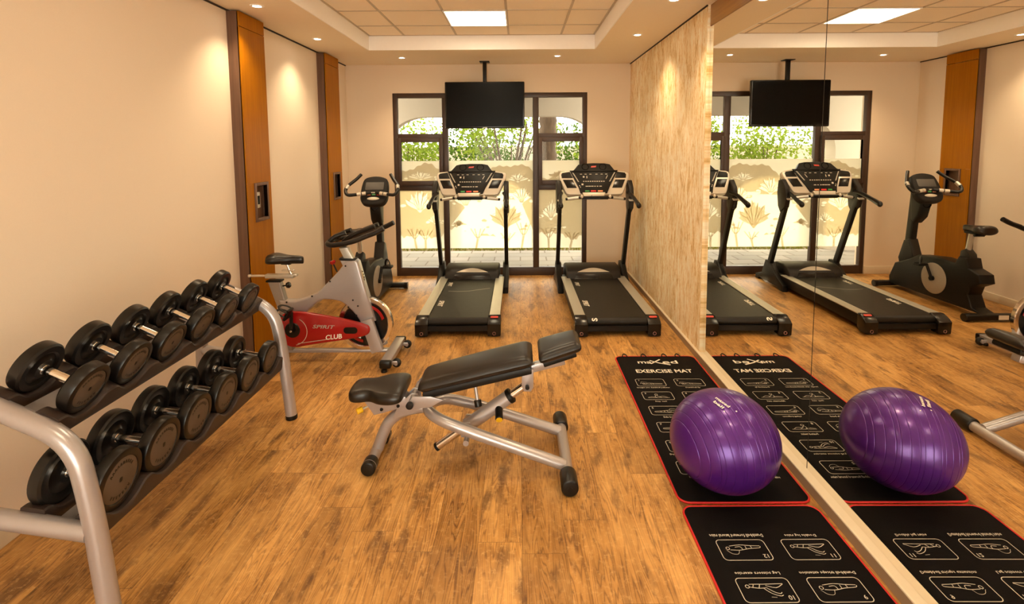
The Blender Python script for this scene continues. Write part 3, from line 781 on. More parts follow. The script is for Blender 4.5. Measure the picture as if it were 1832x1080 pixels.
    for q in (0, 1):                                               # dark shoulder panels and cup trays
        mx = (lambda P: P) if q == 0 else (lambda P: [(1890-x, y) for x, y in P])
        sh = pp(mx([(418, 300), (436, 272), (560, 255), (606, 352), (428, 352)])); tr = pp(mx([(442, 378), (600, 378), (662, 505), (505, 505)]))
        MB().prism(sh, -0.002, 0.004, F, bev=0.002).build('shoulder_panel', BLACK, con)
        MB().prism(tr, -0.003, 0.003, F, bev=0.001).build('cup_tray', BLACKG, con)
    disp = pp([(560, 240), (1340, 236), (1185, 500), (1140, 590), (715, 592), (690, 500)])
    dp = MB().prism(disp, -0.01, 0.016, F, bev=0.004).build('display_panel', BLACK, con)
    hoodp = pp([(585, 262), (628, 232), (700, 152), (760, 138), (940, 128), (1130, 132), (1215, 148), (1278, 232), (1318, 258)])
    hd = MB().prism(hoodp, -0.05, 0.026, F, bev=0.010, seg=3).build('console_hood', BLACK, con)
    for x in (810, 1095):
        c = pp([(x, 190)])[0]; MB().lathe([(0.0, -0.002), (0.036, -0.002), (0.040, 0.003), (0.044, 0.0)], mat=F @ Matrix.Translation((c[0], c[1], 0.027)), seg=28).build('speaker', SCREEN, hd)
    c = pp([(945, 188)])[0]
    MB().prism([(-0.034, -0.012), (0.028, -0.008), (0.036, 0.012), (-0.026, 0.008)], 0, 0.002, F @ Matrix.Translation((c[0], c[1], 0.026))).build('badge', pick_red, hd, smooth=False)
    # printed marks and lit digits on the display
    b = MB()
    z_ = 0.0166
    def dot(x, y, w_, h_, ang=0.0):
        c = pp([(x, y)])[0]; b.box((0, 0, 0), (w_*k, h_*k, 0.0006), rot=F @ Matrix.Translation((c[0], c[1], z_)) @ Matrix.Rotation(ang, 4, 'Z'))
    for x in (737, 812, 890, 988, 1072, 1145): dot(x, 300, 34, 9)
    dot(778, 342, 26, 26); dot(830, 345, 12, 40); dot(1150, 345, 9, 66, R(-28))
    for i in range(10): dot(775+36*i, 412, 22, 14)
    dot(752, 458, 30, 28)
    for x, w_ in ((820, 40), (865, 40), (908, 34), (950, 30), (992, 22), (1040, 38)): dot(x, 487, w_, 12)
    for i in range(9):
        dot(612+9.5*i, 285+16*i, 26, 9, R(-28)); dot(1280-10.5*i, 280+16*i, 26, 9, R(28))
    for x, y in ((705, 478), (716, 500)): dot(x, y, 14, 14)
    b.build('display_print', WHITED, dp, smooth=False)
    for x, w_, mt in ((822, 70, GREENB), (920, 84, REDBTN), (1030, 80, ORANGEB)):
        c = pp([(x, 562)])[0]; MB().prism(rrect(w_*k, 26*k, 0.004), 0, 0.005, F @ Matrix.Translation((c[0], c[1], 0.016)), bev=0.0015).build('start_stop_button', mt, dp)
    lip = pp([(742, 585), (1108, 583), (1085, 645), (760, 648)])
    MB().prism(lip, -0.02, 0.030, F, bev=0.010, seg=3).build('front_lip', PALE, con)
    # heart rate bar under the console
    b = MB().tube([(-0.36, 1.455, 1.165), (-0.17, 1.42, 1.188), (0.17, 1.42, 1.188), (0.36, 1.455, 1.165)], 0.016, n=5, seg=14); hb = b.build('pulse_bar', BLACK, con)
    for s_ in (-1, 1):
        MB().tube([(s_*0.335, 1.446, 1.169), (s_*0.205, 1.423, 1.186)], 0.0185, seg=16).build('pulse_sensor', BRUSHED, hb)
        MB().ell((s_*0.17, 1.412, 1.20), (0.018, 0.02, 0.022)).build('bar_joint', PALE, hb)
    MB().box((0, 1.44, 1.172), (0.30, 0.05, 0.018), bev=0.006).build('console_tray', BLACKG, con)
    return t

tmL = make_treadmill('silver and black treadmill left of the other, a pale scuff across its belt', (-0.598, 4.752, 0), R(0.2))
tmR = dup(tmL); tmR['label'] = 'silver and black treadmill beside the wallpapered wall'; tmR.location = (0.918, 4.735, 0); tmR.rotation_euler = (0, 0, R(0.35))
# the scuff lies only on the left belt
SCUFF = pr('belt_scuff', (0.24, 0.21, 0.18), 0.6, var=0.2)
b = MB().ribbon(smooth_path([(-0.22, 0.99, 0), (-0.10, 0.975, 0), (0.02, 0.99, 0), (0.10, 1.03, 0), (0.25, 1.10, 0)], 5), 0.016, 0.1688)
b.build('belt_scuff', SCUFF, next(c for c in tmL.children if c.name.startswith('running_belt')), smooth=False)
b = MB().add_mesh(text_mesh('S', height=0.055, bold=0.03), Matrix.Translation((-0.215, 0.043, 0.157)) @ Matrix.Rotation(R(48), 4, 'X') @ Matrix.Rotation(R(90), 4, 'Z'))
b.build('belt_lettering', WHITE, next(c for c in tmR.children if c.name.startswith('running_belt')), smooth=False)
# red pull key on a cord, right treadmill
b = MB().tube([(0.0, 1.49, 1.262), (-0.03, 1.46, 1.222), (-0.07, 1.435, 1.19)], 0.0025, n=4, seg=8); b.build('safety_key_cord', BLACK, tmR)

# ================================================================== UPRIGHT BIKE (black)
def upright_bike():
    t = thing('upright_bike', 'black upright exercise bike in the back left corner by the window', 'exercise bike', (-1.715, 5.10, 0), 0)
    y = lambda v: v-5.10
    for yy, x0, x1 in ((0.03, -0.27, 0.27), (1.37, -0.24, 0.24)):
        b = MB().box(((x0+x1)/2, yy, 0.045), (x1-x0, 0.085, 0.06), bev=0.018, seg=3)
        st = b.build('stabilizer', BLACK, t)
        for s_ in (-1, 1): MB().lathe([(0, -0.03), (0.034, -0.028), (0.040, -0.01), (0.040, 0.03), (0.0, 0.032)], (s_*0.24, yy, 0.041), (s_, 0, 0), seg=20).build('end_cap', RUBBER, st)
    MB().box((-0.1, -0.014, 0.05), (0.10, 0.003, 0.045)).build('sticker', WHITE, t, smooth=False)
    prof = [(0.02, 0.06), (0.15, 0.06), (1.36, 0.05), (1.37, 0.14), (1.28, 0.33), (1.06, 0.42), (0.92, 0.50), (0.62, 0.535), (0.40, 0.52), (0.36, 0.60), (0.26, 0.60), (0.23, 0.50), (0.10, 0.46), (0.08, 0.37), (0.19, 0.31), (0.22, 0.22), (0.16, 0.10)]
    MB().prism(prof, -0.085, 0.085, YZ(), bev=0.026, seg=3).build('body_shroud', BLACK, t)
    MB().prism([(0.98, 0.38), (1.24, 0.32), (1.27, 0.40), (1.19, 0.63), (1.10, 0.66)], -0.06, 0.06, YZ(), bev=0.02, seg=3).build('column_shroud', CHAR, t)
    for s_ in (-1, 1):
        MB().lathe([(0.0, 0.0), (0.165, 0.0), (0.175, -0.006), (0.175, -0.012)], (s_*0.097, 0.66, 0.285), (s_, 0, 0), seg=40).build('crank_disk', pick_grey, t)
        a = R(62) if s_ > 0 else R(242)
        e = (s_*0.125, 0.66+0.165*math.cos(a), 0.285+0.165*math.sin(a))
        cr = MB().tube([(s_*0.112, 0.66, 0.285), (s_*0.116, e[1], e[2])], 0.015, seg=10).cyl((s_*0.095, 0.66, 0.285), (s_*0.125, 0.66, 0.285), 0.026).build('crank', BLACK, t)
        pd = MB().box((s_*0.185, e[1], e[2]), (0.11, 0.095, 0.028), bev=0.008).build('pedal', BLACK, t)
        MB().tube([(s_*0.225, e[1]-0.04, e[2]+0.01), (s_*0.215, e[1]-0.035, e[2]+0.06), (s_*0.185, e[1], e[2]+0.085), (s_*0.155, e[1]+0.03, e[2]+0.055), (s_*0.150, e[1]+0.04, e[2]+0.01)], 0.008, n=5, seg=8, flat=1.6).build('strap', RUBBER, pd)
    # seat
    MB().cyl((0, 0.36, 0.55), (0, 0.305, 0.86), 0.026).build('seat_post', BRUSHED, t)
    MB().prism([(0.25, 0.55), (0.40, 0.55), (0.385, 0.66), (0.33, 0.69), (0.27, 0.64)], -0.045, 0.045, YZ(), bev=0.015).build('post_collar', CHAR, t)
    MB().box((0, 0.27, 0.868), (0.07, 0.20, 0.03), bev=0.01).cyl((-0.05, 0.22, 0.85), (0.05, 0.22, 0.85), 0.014).build('seat_clamp', BLACK, t)
    saddle(t, (0, 0.24, 0.895), 'y', 1.15)
    # column, console and bars
    MB().tube([(0, 1.16, 0.5), (0, 1.13, 0.85), (0, 1.10, 1.22)], 0.052, seg=18, flat=0.75, square=True, up=(0, 1, 0)).build('column', BLACK, t)
    b = MB().prism([(1.05, 0.86), (1.10, 0.90), (1.12, 1.20), (0.96, 1.22), (0.93, 1.08), (0.97, 0.94)], -0.065, 0.065, YZ(), bev=0.03, seg=3); hd = b.build('console_neck', BLACK, t)
    MB().lathe([(0.0, -0.012), (0.040, -0.012), (0.047, 0.006), (0.053, 0.0)], (0, 0.925, 1.105), (0, -1, 0.10), seg=28).build('bottle_ring', BLACKG, hd)
    F = Matrix.Translation((0, 0.86, 1.17)) @ Matrix.Rotation(R(60), 4, 'X')
    con = [(p.x, p.y) for p in smooth_path([(-0.150, 0.03, 0), (-0.09, -0.03, 0), (0.09, -0.03, 0), (0.150, 0.03, 0), (0.160, 0.12, 0), (0.150, 0.25, 0), (0.115, 0.315, 0), (0.0, 0.340, 0), (-0.115, 0.315, 0), (-0.150, 0.25, 0), (-0.160, 0.12, 0)], 4, True)]
    cn = MB().prism(con, -0.09, 0.0, F, bev=0.022, seg=3).build('console', pick_blk, t)
    MB().prism(rrect(0.215, 0.10, 0.01, cx=0, cy=0.205), -0.004, 0.003, F, bev=0.001).build('display', pick_lcd, cn)
    b = MB()
    for i in range(10): b.box((0, 0, 0), (0.012, 0.011, 0.004), rot=F @ Matrix.Translation((-0.072+0.016*i, 0.120, 0.001)))
    b.build('button_row', WHITED, cn, smooth=False)
    for x, mt in ((-0.055, ORANGEB), (0.0, GREENB), (0.06, REDBTN)): MB().prism(rrect(0.042, 0.018, 0.006, cx=x, cy=0.092), 0, 0.005, F, bev=0.0015).build('button', mt, cn)
    MB().ell((0, 0, 0), (0.072, 0.020, 0.010), rot=F @ Matrix.Translation((0, 0.042, 0.0))).build('badge', PALE, cn)
    for s_ in (-1, 1):
        pts = [(s_*0.03, 0.90, 1.275), (s_*0.18, 0.84, 1.258), (s_*0.275, 0.80, 1.262), (s_*0.300, 0.86, 1.335), (s_*0.215, 0.98, 1.43), (s_*0.175, 1.03, 1.48)]
        hb = MB().tube(pts, 0.019, n=6, seg=14).build('handlebar', RUBBER, t)
        for u0, u1 in ((0.085, 0.125), (0.135, 0.178)):
            f = lambda x: (s_*x, 0.90-(x-0.03)*0.40, 1.275-(x-0.03)*0.11)
            MB().tube([f(u0), f(u1)], 0.0215, seg=16).build('pulse_sensor', PALE, hb)
        MB().tube([(s_*0.300, 0.845, 1.322), (s_*0.288, 0.885, 1.358)], 0.022, seg=14).build('switch_collar', BRUSHED, hb)
    return t
pick_blk = pr('matt_black_plastic', (0.010, 0.008, 0.007), 0.6, var=0.1, spec=0.3)
pick_grey = pr('grey_disk', (0.36, 0.32, 0.27), 0.45, var=0.05)
pick_lcd = pr('grey_display', (0.075, 0.068, 0.062), 0.5, var=0.05)
def saddle(parent, at, axis='x', k=1.0):
    """bicycle saddle, nose towards +axis, top about 0.06 above at"""
    rows = [(-0.130, 0.055, 0.046), (-0.118, 0.085, 0.060), (-0.085, 0.098, 0.066), (-0.045, 0.088, 0.060), (0.0, 0.052, 0.052), (0.05, 0.034, 0.047), (0.10, 0.026, 0.046), (0.138, 0.020, 0.040), (0.150, 0.010, 0.030)]
    bm = bmesh.new(); rings = []
    for (x, hw, zt) in rows:
        ring = []
        for (u, vz) in ((-1.0, -0.012), (-1.02, 0.30), (-0.86, 0.75), (-0.45, 0.97), (0, 0.90), (0.45, 0.97), (0.86, 0.75), (1.02, 0.30), (1.0, -0.012), (0.55, -0.16), (0, -0.20), (-0.55, -0.16)):
            ring.append(bm.verts.new((x*k, u*hw*k, (vz*zt if vz > 0 else vz*0.12)*k)))
        rings.append(ring)
    n = len(rings[0])
    for a, c in zip(rings, rings[1:]):
        for i in range(n): bm.faces.new((a[i], a[(i+1) % n], c[(i+1) % n], c[i]))
    bm.faces.new(list(reversed(rings[0]))); bm.faces.new(rings[-1])
    bmesh.ops.recalc_face_normals(bm, faces=bm.faces)
    m = MB(); m._merge(bm, Matrix.Translation(at) @ (Matrix.Rotation(R(90), 4, 'Z') if axis == 'y' else Matrix.Identity(4)))
    return m.build('saddle', VINYL, parent, sub=2, ang=180)
UPB = upright_bike()

# ================================================================== SPINNING BIKE (silver, red guard)
SB = (-1.60, 4.25, 0)
def spin_bike():
    t = thing('spin_bike', 'silver spinning bike with a red chain guard and chrome flywheel', 'exercise bike', SB)
    X = lambda pts: [(px-SB[0], pz) for px, pz in pts]
    P = lambda px, dy, pz: (px-SB[0], dy, pz)
    # floor bars
    fb = MB().box(P(-1.085, 0.0, 0.075), (0.085, 0.56, 0.05), bev=0.008).build('front_stabilizer', SILVER, t)
    for s_ in (-1, 1):
        MB().box(P(-1.085, s_*0.265, 0.070), (0.092, 0.05, 0.062), bev=0.012).lathe([(0, 0), (0.026, 0.001), (0.024, 0.022), (0.012, 0.026), (0.010, 0.05), (0, 0.05)], P(-1.10, s_*0.25, 0.0), (0, 0, 1), seg=18).build('end_cap', RUBBER, fb)
        w_ = MB().cyl(P(-1.01, s_*0.20-0.014, 0.055), P(-1.01, s_*0.20+0.014, 0.055), 0.036, bev=0.006).build('transport_wheel', RUBBER, fb)
        MB().box(P(-1.035, s_*0.20-0.022, 0.062), (0.07, 0.008, 0.03), bev=0.003).cyl(P(-1.01, s_*0.20-0.030, 0.055), P(-1.01, s_*0.20+0.02, 0.055), 0.013).build('wheel_bracket', SILVER, fb)
    rb = MB().box(P(-2.06, 0.0, 0.075), (0.085, 0.52, 0.05), bev=0.008).build('rear_stabilizer', SILVER, t)
    for s_ in (-1, 1): MB().box(P(-2.06, s_*0.245, 0.060), (0.092, 0.05, 0.082), bev=0.012).cyl(P(-2.06, s_*0.22, 0.0), P(-2.06, s_*0.22, 0.04), 0.024).build('end_cap', RUBBER, rb)
    MB().box(P(-1.575, 0.0, 0.082), (0.96, 0.05, 0.026), bev=0.005).build('floor_rail', SILVER, t)
    # seat tube and the swept main body
    MB().prism(X([(-2.115, 0.685), (-2.015, 0.690), (-1.955, 0.44), (-1.93, 0.09), (-2.05, 0.09), (-2.03, 0.42)]), -0.032, 0.032, XZ(), bev=0.010, seg=3).build('seat_tube', SILVERD, t)
    top_ = smooth_path([(-2.02, 0.530, 0), (-1.93, 0.523, 0), (-1.86, 0.528, 0), (-1.71, 0.588, 0), (-1.56, 0.728, 0), (-1.485, 0.812, 0), (-1.46, 0.85, 0)], 5)
    body = [(p.x, p.y) for p in top_]+[(-1.378, 0.872), (-1.352, 0.852), (-1.300, 0.64), (-1.218, 0.348), (-1.345, 0.344)]
    arch = smooth_path([(-1.345, 0.344, 0), (-1.40, 0.425, 0), (-1.495, 0.512, 0), (-1.617, 0.536, 0), (-1.69, 0.520, 0), (-1.768, 0.455, 0), (-1.84, 0.40, 0), (-1.99, 0.40, 0)], 5)
    body += [(p.x, p.y) for p in arch[1:]]
    bd = MB().prism(X(body), -0.048, 0.048, XZ(), bev=0.016, seg=3).build('main_frame', SILVER, t)
    for bx, bz in ((-1.955, 0.515), (-1.74, 0.565), (-1.585, 0.69), (-1.452, 0.82), (-1.40, 0.53), (-1.36, 0.48), (-1.375, 0.40), (-1.44, 0.47)):
        MB().lathe([(0, 0.003), (0.006, 0.003), (0.008, 0)], P(bx, -0.0475, bz), (0, -1, 0), seg=12).build('frame_bolt', BLACK, bd)
    # fork legs either side of the flywheel, with the crest on the head
    for s_ in (-1, 1):
        MB().tube([P(-1.285, s_*0.062, 0.37), P(-1.20, s_*0.066, 0.10)], 0.052, seg=16, flat=0.55, square=True, up=(1, 0, 0.3)).build('fork_leg', SILVER, t)
    F = Matrix.Translation(P(-1.330, 0, 0.735)) @ Matrix.Rotation(R(-16), 4, 'Y')
    crest = MB().ell((0, 0, 0), (0.012, 0.026, 0.062), rot=F).build('head_crest', CHROME, t)
    b = MB()
    for zz in (-0.025, 0.0, 0.025): b.ell((0, 0, 0), (0.016, 0.016, 0.008), rot=F @ Matrix.Translation((0, 0, zz)))
    b.build('crest_mark', BLACKG, crest)
    # handlebar stem, collar and lever
    MB().prism(X([(-1.51, 0.965), (-1.44, 0.972), (-1.375, 0.84), (-1.45, 0.83)]), -0.026, 0.026, XZ(), bev=0.005).build('handlebar_stem', BRUSHED, t)
    MB().prism(X([(-1.505, 0.884), (-1.372, 0.876), (-1.372, 0.862), (-1.505, 0.868)]), -0.046, 0.046, XZ(), bev=0.004).build('stem_collar', BLACK, t)
    MB().prism(X([(-1.50, 0.866), (-1.372, 0.862), (-1.36, 0.80), (-1.45, 0.755)]), -0.042, 0.042, XZ(), bev=0.008).build('head_block', SILVER, t)
    kn = MB().cyl(P(-1.54, 0, 0.76), P(-1.572, 0, 0.835), 0.006).build('tension_rod', BLACK, t)
    MB().lathe([(0, 0.012), (0.022, 0.010), (0.028, 0.0), (0.022, -0.014), (0.012, -0.022), (0, -0.024)], P(-1.575, 0, 0.845), (-0.35, 0, 0.94), seg=20).build('tension_knob', RED, kn)
    # loop handlebars
    P0 = P; P = lambda px, dy, pz: P0(-1.385+(px+1.385)*0.88, dy*0.92, 1.07+(pz-1.07)*0.85)
    b = MB()
    loop = [P(-1.40, -0.10, 1.125), P(-1.50, -0.17, 1.085), P(-1.565, -0.165, 1.045), P(-1.60, -0.10, 1.025), P(-1.60, 0.10, 1.025), P(-1.565, 0.165, 1.045), P(-1.50, 0.17, 1.085), P(-1.40, 0.10, 1.125)]
    b.tube([P(-1.20, -0.19, 1.10), P(-1.34, -0.20, 1.045), P(-1.50, -0.19, 1.012), P(-1.585, -0.14, 1.012), P(-1.605, 0.0, 1.018), P(-1.585, 0.14, 1.012), P(-1.50, 0.19, 1.012), P(-1.34, 0.20, 1.045), P(-1.20, 0.19, 1.10)], 0.021, n=6, seg=14)
    for s_ in (-1, 1):
        b.tube([P(-1.585, s_*0.10, 1.030), P(-1.53, s_*0.09, 1.075), P(-1.44, s_*0.075, 1.110)], 0.019, n=5, seg=12)
        b.tube([P(-1.475, s_*0.045, 1.010), P(-1.41, s_*0.05, 1.060), P(-1.30, s_*0.055, 1.115), P(-1.17, s_*0.060, 1.165)], 0.021, n=5, seg=14)
        b.tube([P(-1.24, s_*0.19, 1.085), P(-1.14, s_*0.185, 1.122), P(-1.055, s_*0.18, 1.165)], 0.021, n=5, seg=14)
    hbar = b.build('handlebar', RUBBER, t); P = P0
    MB().box(P(-1.50, 0, 0.995), (0.13, 0.16, 0.022), bev=0.006).build('bar_clamp', BLACKG, t)
    # flywheel with chrome rim
    c = P(-1.312, 0, 0.316)
    fl = MB().lathe([(0.0, -0.012), (0.06, -0.016), (0.175, -0.010), (0.195, -0.012), (0.195, 0.012), (0.175, 0.010), (0.06, 0.016), (0.0, 0.012)], c, (0, 1, 0), seg=64).build('flywheel', BLACKG, t)
    MB().lathe([(0.188, -0.016), (0.196, -0.022), (0.224, -0.022), (0.230, -0.016), (0.230, 0.016), (0.224, 0.022), (0.196, 0.022), (0.188, 0.016)], c, (0, 1, 0), seg=64).build('flywheel_rim', CHROME, fl)
    for a0, a1, rr, mt in ((195, 262, 0.150, RED), (205, 252, 0.120, WHITE), (12, 70, 0.155, RED)):
        b = MB()
        for s_ in (-1, 1):
            pts = [((rr+dr)*math.cos(R(a)), (rr+dr)*math.sin(R(a))) for dr, rng in ((-0.012, range(a0, a1, 6)), (0.012, range(a1, a0, -6))) for a in rng]
            b.prism(pts, -0.001, 0.001, Matrix.Translation((c[0], s_*0.0165, c[2])) @ Matrix(((1, 0, 0, 0), (0, 0, -1, 0), (0, 1, 0, 0), (0, 0, 0, 1))))
        b.build('flywheel_decal', mt, fl, smooth=False)
    # red guard with its lettering
    g = [(-1.985, 0.405), (-1.955, 0.435), (-1.90, 0.452), (-1.80, 0.450), (-1.66, 0.428), (-1.52, 0.402), (-1.40, 0.375), (-1.29, 0.342), (-1.262, 0.328), (-1.250, 0.300), (-1.258, 0.268), (-1.295, 0.245), (-1.40, 0.222), (-1.56, 0.198), (-1.75, 0.170), (-1.85, 0.153), (-1.92, 0.160), (-1.965, 0.200), (-1.995, 0.262), (-2.0, 0.33)]
    gs = [(p.x, p.y) for p in smooth_path([(a, c_, 0) for a, c_ in g], 4, True)]
    gd = MB().prism(X(gs), 0.075, 0.118, XZ(), bev=0.014, seg=3).build('chain_guard', RED, t)
    yf = -0.1186
    def letter(txt, wd, ht, px, pz, ang, sh=0.0, bold=0.0, mt=WHITE):
        me = text_mesh(txt, width=wd, height=ht, shear=sh, bold=bold)
        m = Matrix.Translation(P(px, yf, pz)) @ Matrix.Rotation(R(ang), 4, 'Y') @ Matrix.Rotation(R(90), 4, 'X')
        MB().add_mesh(me, m).build('guard_lettering', mt, gd, smooth=False)
    letter('SPIRIT', 0.185, 0.030, -1.625, 0.328, 2.0, 0.25, 0.012, pick_grey)
    letter('CLUB', 0.135, 0.040, -1.545, 0.243, -5, 0.15, 0.018, WHITE)
    MB().prism(rrect(0.115, 0.055, 0.026, cx=0, cy=0), 0, 0.002, Matrix.Translation(P(-1.405, -0.1175, 0.296)) @ Matrix.Rotation(R(90), 4, 'X')).build('guard_window', BLACKG, gd)
    MB().ribbon([(0.118*math.cos(R(a)), 0.118*math.sin(R(a))) for a in range(-78, 66, 6)], 0.004).build('guard_line', WHITED, gd, loc=P(-1.882, yf, 0.290)).rotation_euler = (R(90), 0, 0)
    MB().ribbon([(-0.145, -0.018), (0.10, 0.016)], 0.004).build('guard_line', WHITED, gd, loc=P(-1.70, yf, 0.205)).rotation_euler = (R(90), 0, 0)
    # cranks and pedals
    cc = P(-1.885, 0, 0.300)
    for s_, a in ((-1, 86), (1, 266)):
        y0 = s_*0.128; e = (cc[0]+0.165*math.cos(R(a)), s_*0.150, cc[2]+0.165*math.sin(R(a)))
        MB().lathe([(0, 0.006), (0.058, 0.006), (0.064, 0.0), (0.064, -0.008)], (cc[0], s_*0.118, cc[2]), (0, s_, 0), seg=32).build('chainring', BLACKG, t)
        cr = MB().tube([(cc[0], y0+s_*0.012, cc[2]), e], 0.016, seg=10, flat=0.6).cyl((cc[0], s_*0.10, cc[2]), (cc[0], s_*0.150, cc[2]), 0.022).build('crank', BLACKG, t)
        MB().lathe([(0, 0.003), (0.008, 0.003), (0.010, 0)], (cc[0], s_*0.150, cc[2]), (0, s_, 0), seg=14).build('crank_bolt', CHROME, cr)
        pd = MB().box((e[0], s_*0.205, e[2]), (0.095, 0.095, 0.022), rot=(0, R(-62 if s_ < 0 else 20), 0), bev=0.006).build('pedal', BLACK, t)
        q = R(62) if s_ < 0 else R(-20)
        U = Vector((math.cos(q), 0, math.sin(q))); V = Vector((-math.sin(q), 0, math.cos(q)))
        E_ = Vector((e[0], s_*0.205, e[2]))
        for off in (-0.01, 0.03):
            pts = [E_+U*off+Vector((0, dy, 0))+V*h for dy, h in ((-0.055, 0.0), (-0.055, 0.05), (-0.025, 0.085), (0.025, 0.085), (0.055, 0.05), (0.055, 0.0))]
            MB().tube(pts, 0.005, n=4, seg=8, flat=2.2).build('toe_cage', RUBBER, pd)
    # seat: slider, post and saddle
    MB().cyl(P(-2.272, 0, 0.730), P(-2.02, 0, 0.731), 0.012).cyl(P(-2.285, 0, 0.730), P(-2.265, 0, 0.730), 0.015).build('slider_rod', CHROME, t)
    MB().box(P(-2.02, 0, 0.728), (0.24, 0.05, 0.034), bev=0.006).box(P(-1.91, 0, 0.735), (0.07, 0.04, 0.02), bev=0.004).build('seat_slider', BRUSHED, t)
    MB().box(P(-2.066, 0, 0.688), (0.125, 0.072, 0.016), bev=0.004).build('tube_collar', BLACK, t)
    sk = MB().cyl(P(-2.01, 0, 0.64), P(-1.965, 0, 0.648), 0.006).build('seat_knob_rod', BLACK, t)
    MB().lathe([(0, 0.016), (0.020, 0.012), (0.027, 0.0), (0.022, -0.016), (0, -0.020)], P(-1.952, 0, 0.650), (1, 0, 0.2), seg=18).build('seat_knob', BLACKG, sk)
    MB().cyl(P(-1.925, 0, 0.742), P(-1.962, 0, 0.84), 0.013).box(P(-1.952, 0, 0.775), (0.10, 0.035, 0.012), bev=0.003).build('seat_post', CHROME, t)
    MB().box(P(-1.962, 0, 0.838), (0.085, 0.045, 0.026), bev=0.008).build('saddle_clamp', BLACK, t)
    saddle(t, P(-1.975, 0, 0.855), 'x', 1.06)
    return t
spin_bike()
# ================================================================== DUMBBELL RACK
RY0, RY1 = 1.775, 3.290
rack = thing('dumbbell_rack', 'two tier silver dumbbell rack with dark scalloped trays along the left wall', 'rack', (-1.85, (RY0+RY1)/2, 0))
rk = lambda x, y, z: (x+1.85, y-(RY0+RY1)/2, z)
UP_A, LO_A = R(25.0), R(9.0)          # tilt of the two tiers (rising towards the wall)
for y, nm in ((RY0, 'near'), (RY1, 'far')):
    fr = MB().tube(fillet([rk(-1.532, y, 0.012), rk(-1.572, y, 0.47), rk(-1.618, y, 0.742), rk(-2.045, y, 0.942), rk(-2.10, y, 0.66), rk(-2.115, y, 0.012)], 0.12, 7), 0.036, seg=20, up=(0, 1, 0)).build('end_frame', SILVER, rack)
    MB().tube([rk(-1.585, y, 0.392), rk(-2.105, y, 0.476)], 0.034, seg=18).build('cross_tube', SILVER, fr)
    for x in (-1.532, -2.115): MB().cyl(rk(x, y, 0.0), rk(x, y, 0.03), 0.0375, bev=0.004).build('foot_cap', BLACK, fr)
    MB().ell(rk(-1.548, y, 0.398), (0.014, 0.017, 0.017)).build('weld_boss', SILVER, fr)
# long trays: s runs along the tier slope towards the wall, n is normal to it
UP_O, LO_O = (-1.738, 0.790), (-1.604, 0.396)     # bar centre line under the front heads
DY = [1.919+0.2405*i for i in range(6)]
def tray(o, ang, s0, s1, rad, nm):
    """scalloped rail between s0 and s1 on the tier; rad: head radius per station"""
    ux, uz = -math.cos(ang), math.sin(ang); nx, nz = math.sin(ang), math.cos(ang)
    ys = [RY0+0.012+(RY1-RY0-0.024)*i/150 for i in range(151)]
    def topn(y):
        k = min(range(6), key=lambda i: abs(y-DY[i])); d = abs(y-DY[k]); r = rad[k]
        h = 0.052
        dip = (r+0.003)-math.sqrt(max((r+0.003)**2-d*d, 0)) if d < r else 9
        sc = 0.002+dip
        return min(h, sc) if d < r*0.98 else h
    tn = [topn(y) for y in ys]
    for _ in range(3): tn = [tn[0]]+[(tn[i-1]+2*tn[i]+tn[i+1])/4 for i in range(1, len(tn)-1)]+[tn[-1]]
    tn = [max(a, 0.001) for a in tn]
    bm = bmesh.new(); rings = []
    for y, h in zip(ys, tn):
        h -= 0.003
        ring = []
        for s, n in ((s0, -0.038), (s0-0.004, -0.02), (s0, h-0.006), (s0+0.006, h), (s1-0.006, h), (s1, h-0.006), (s1+0.004, -0.02), (s1, -0.038)):
            ring.append(bm.verts.new(rk(o[0]+ux*s+nx*n, y, o[1]+uz*s+nz*n)))
        rings.append(ring)
    q = len(rings[0])
    for a, c in zip(rings, rings[1:]):
        for i in range(q): bm.faces.new((a[i], a[(i+1) % q], c[(i+1) % q], c[i]))
    bm.faces.new(list(reversed(rings[0]))); bm.faces.new(rings[-1]); bmesh.ops.recalc_face_normals(bm, faces=bm.faces)
    m = MB(); m._merge(bm); return m.build(nm, TRAYM, rack)
UR = [0.097, 0.096, 0.095, 0.094, 0.093, 0.092]
LR = [0.118, 0.114, 0.110, 0.106, 0.102, 0.098]
tray(UP_O, UP_A, -0.045, 0.045, UR, 'front_tray'); tray(UP_O, UP_A, 0.150, 0.235, UR, 'back_tray')
tray(LO_O, LO_A, -0.042, 0.050, LR, 'front_tray'); tray(LO_O, LO_A, 0.165, 0.255, LR, 'back_tray')
for o, a, s in ((UP_O, UP_A, 0.098), (LO_O, LO_A, 0.108)):         # flat silver bearer between the two trays
    c = (o[0]-math.cos(a)*s, o[1]+math.sin(a)*s)
    MB().box(rk(c[0]-math.sin(a)*0.012*0, (RY0+RY1)/2, c[1]-0.018), (0.085, RY1-RY0-0.03, 0.008), rot=(0, a, 0)).build('bearer_plate', SILVER, rack)

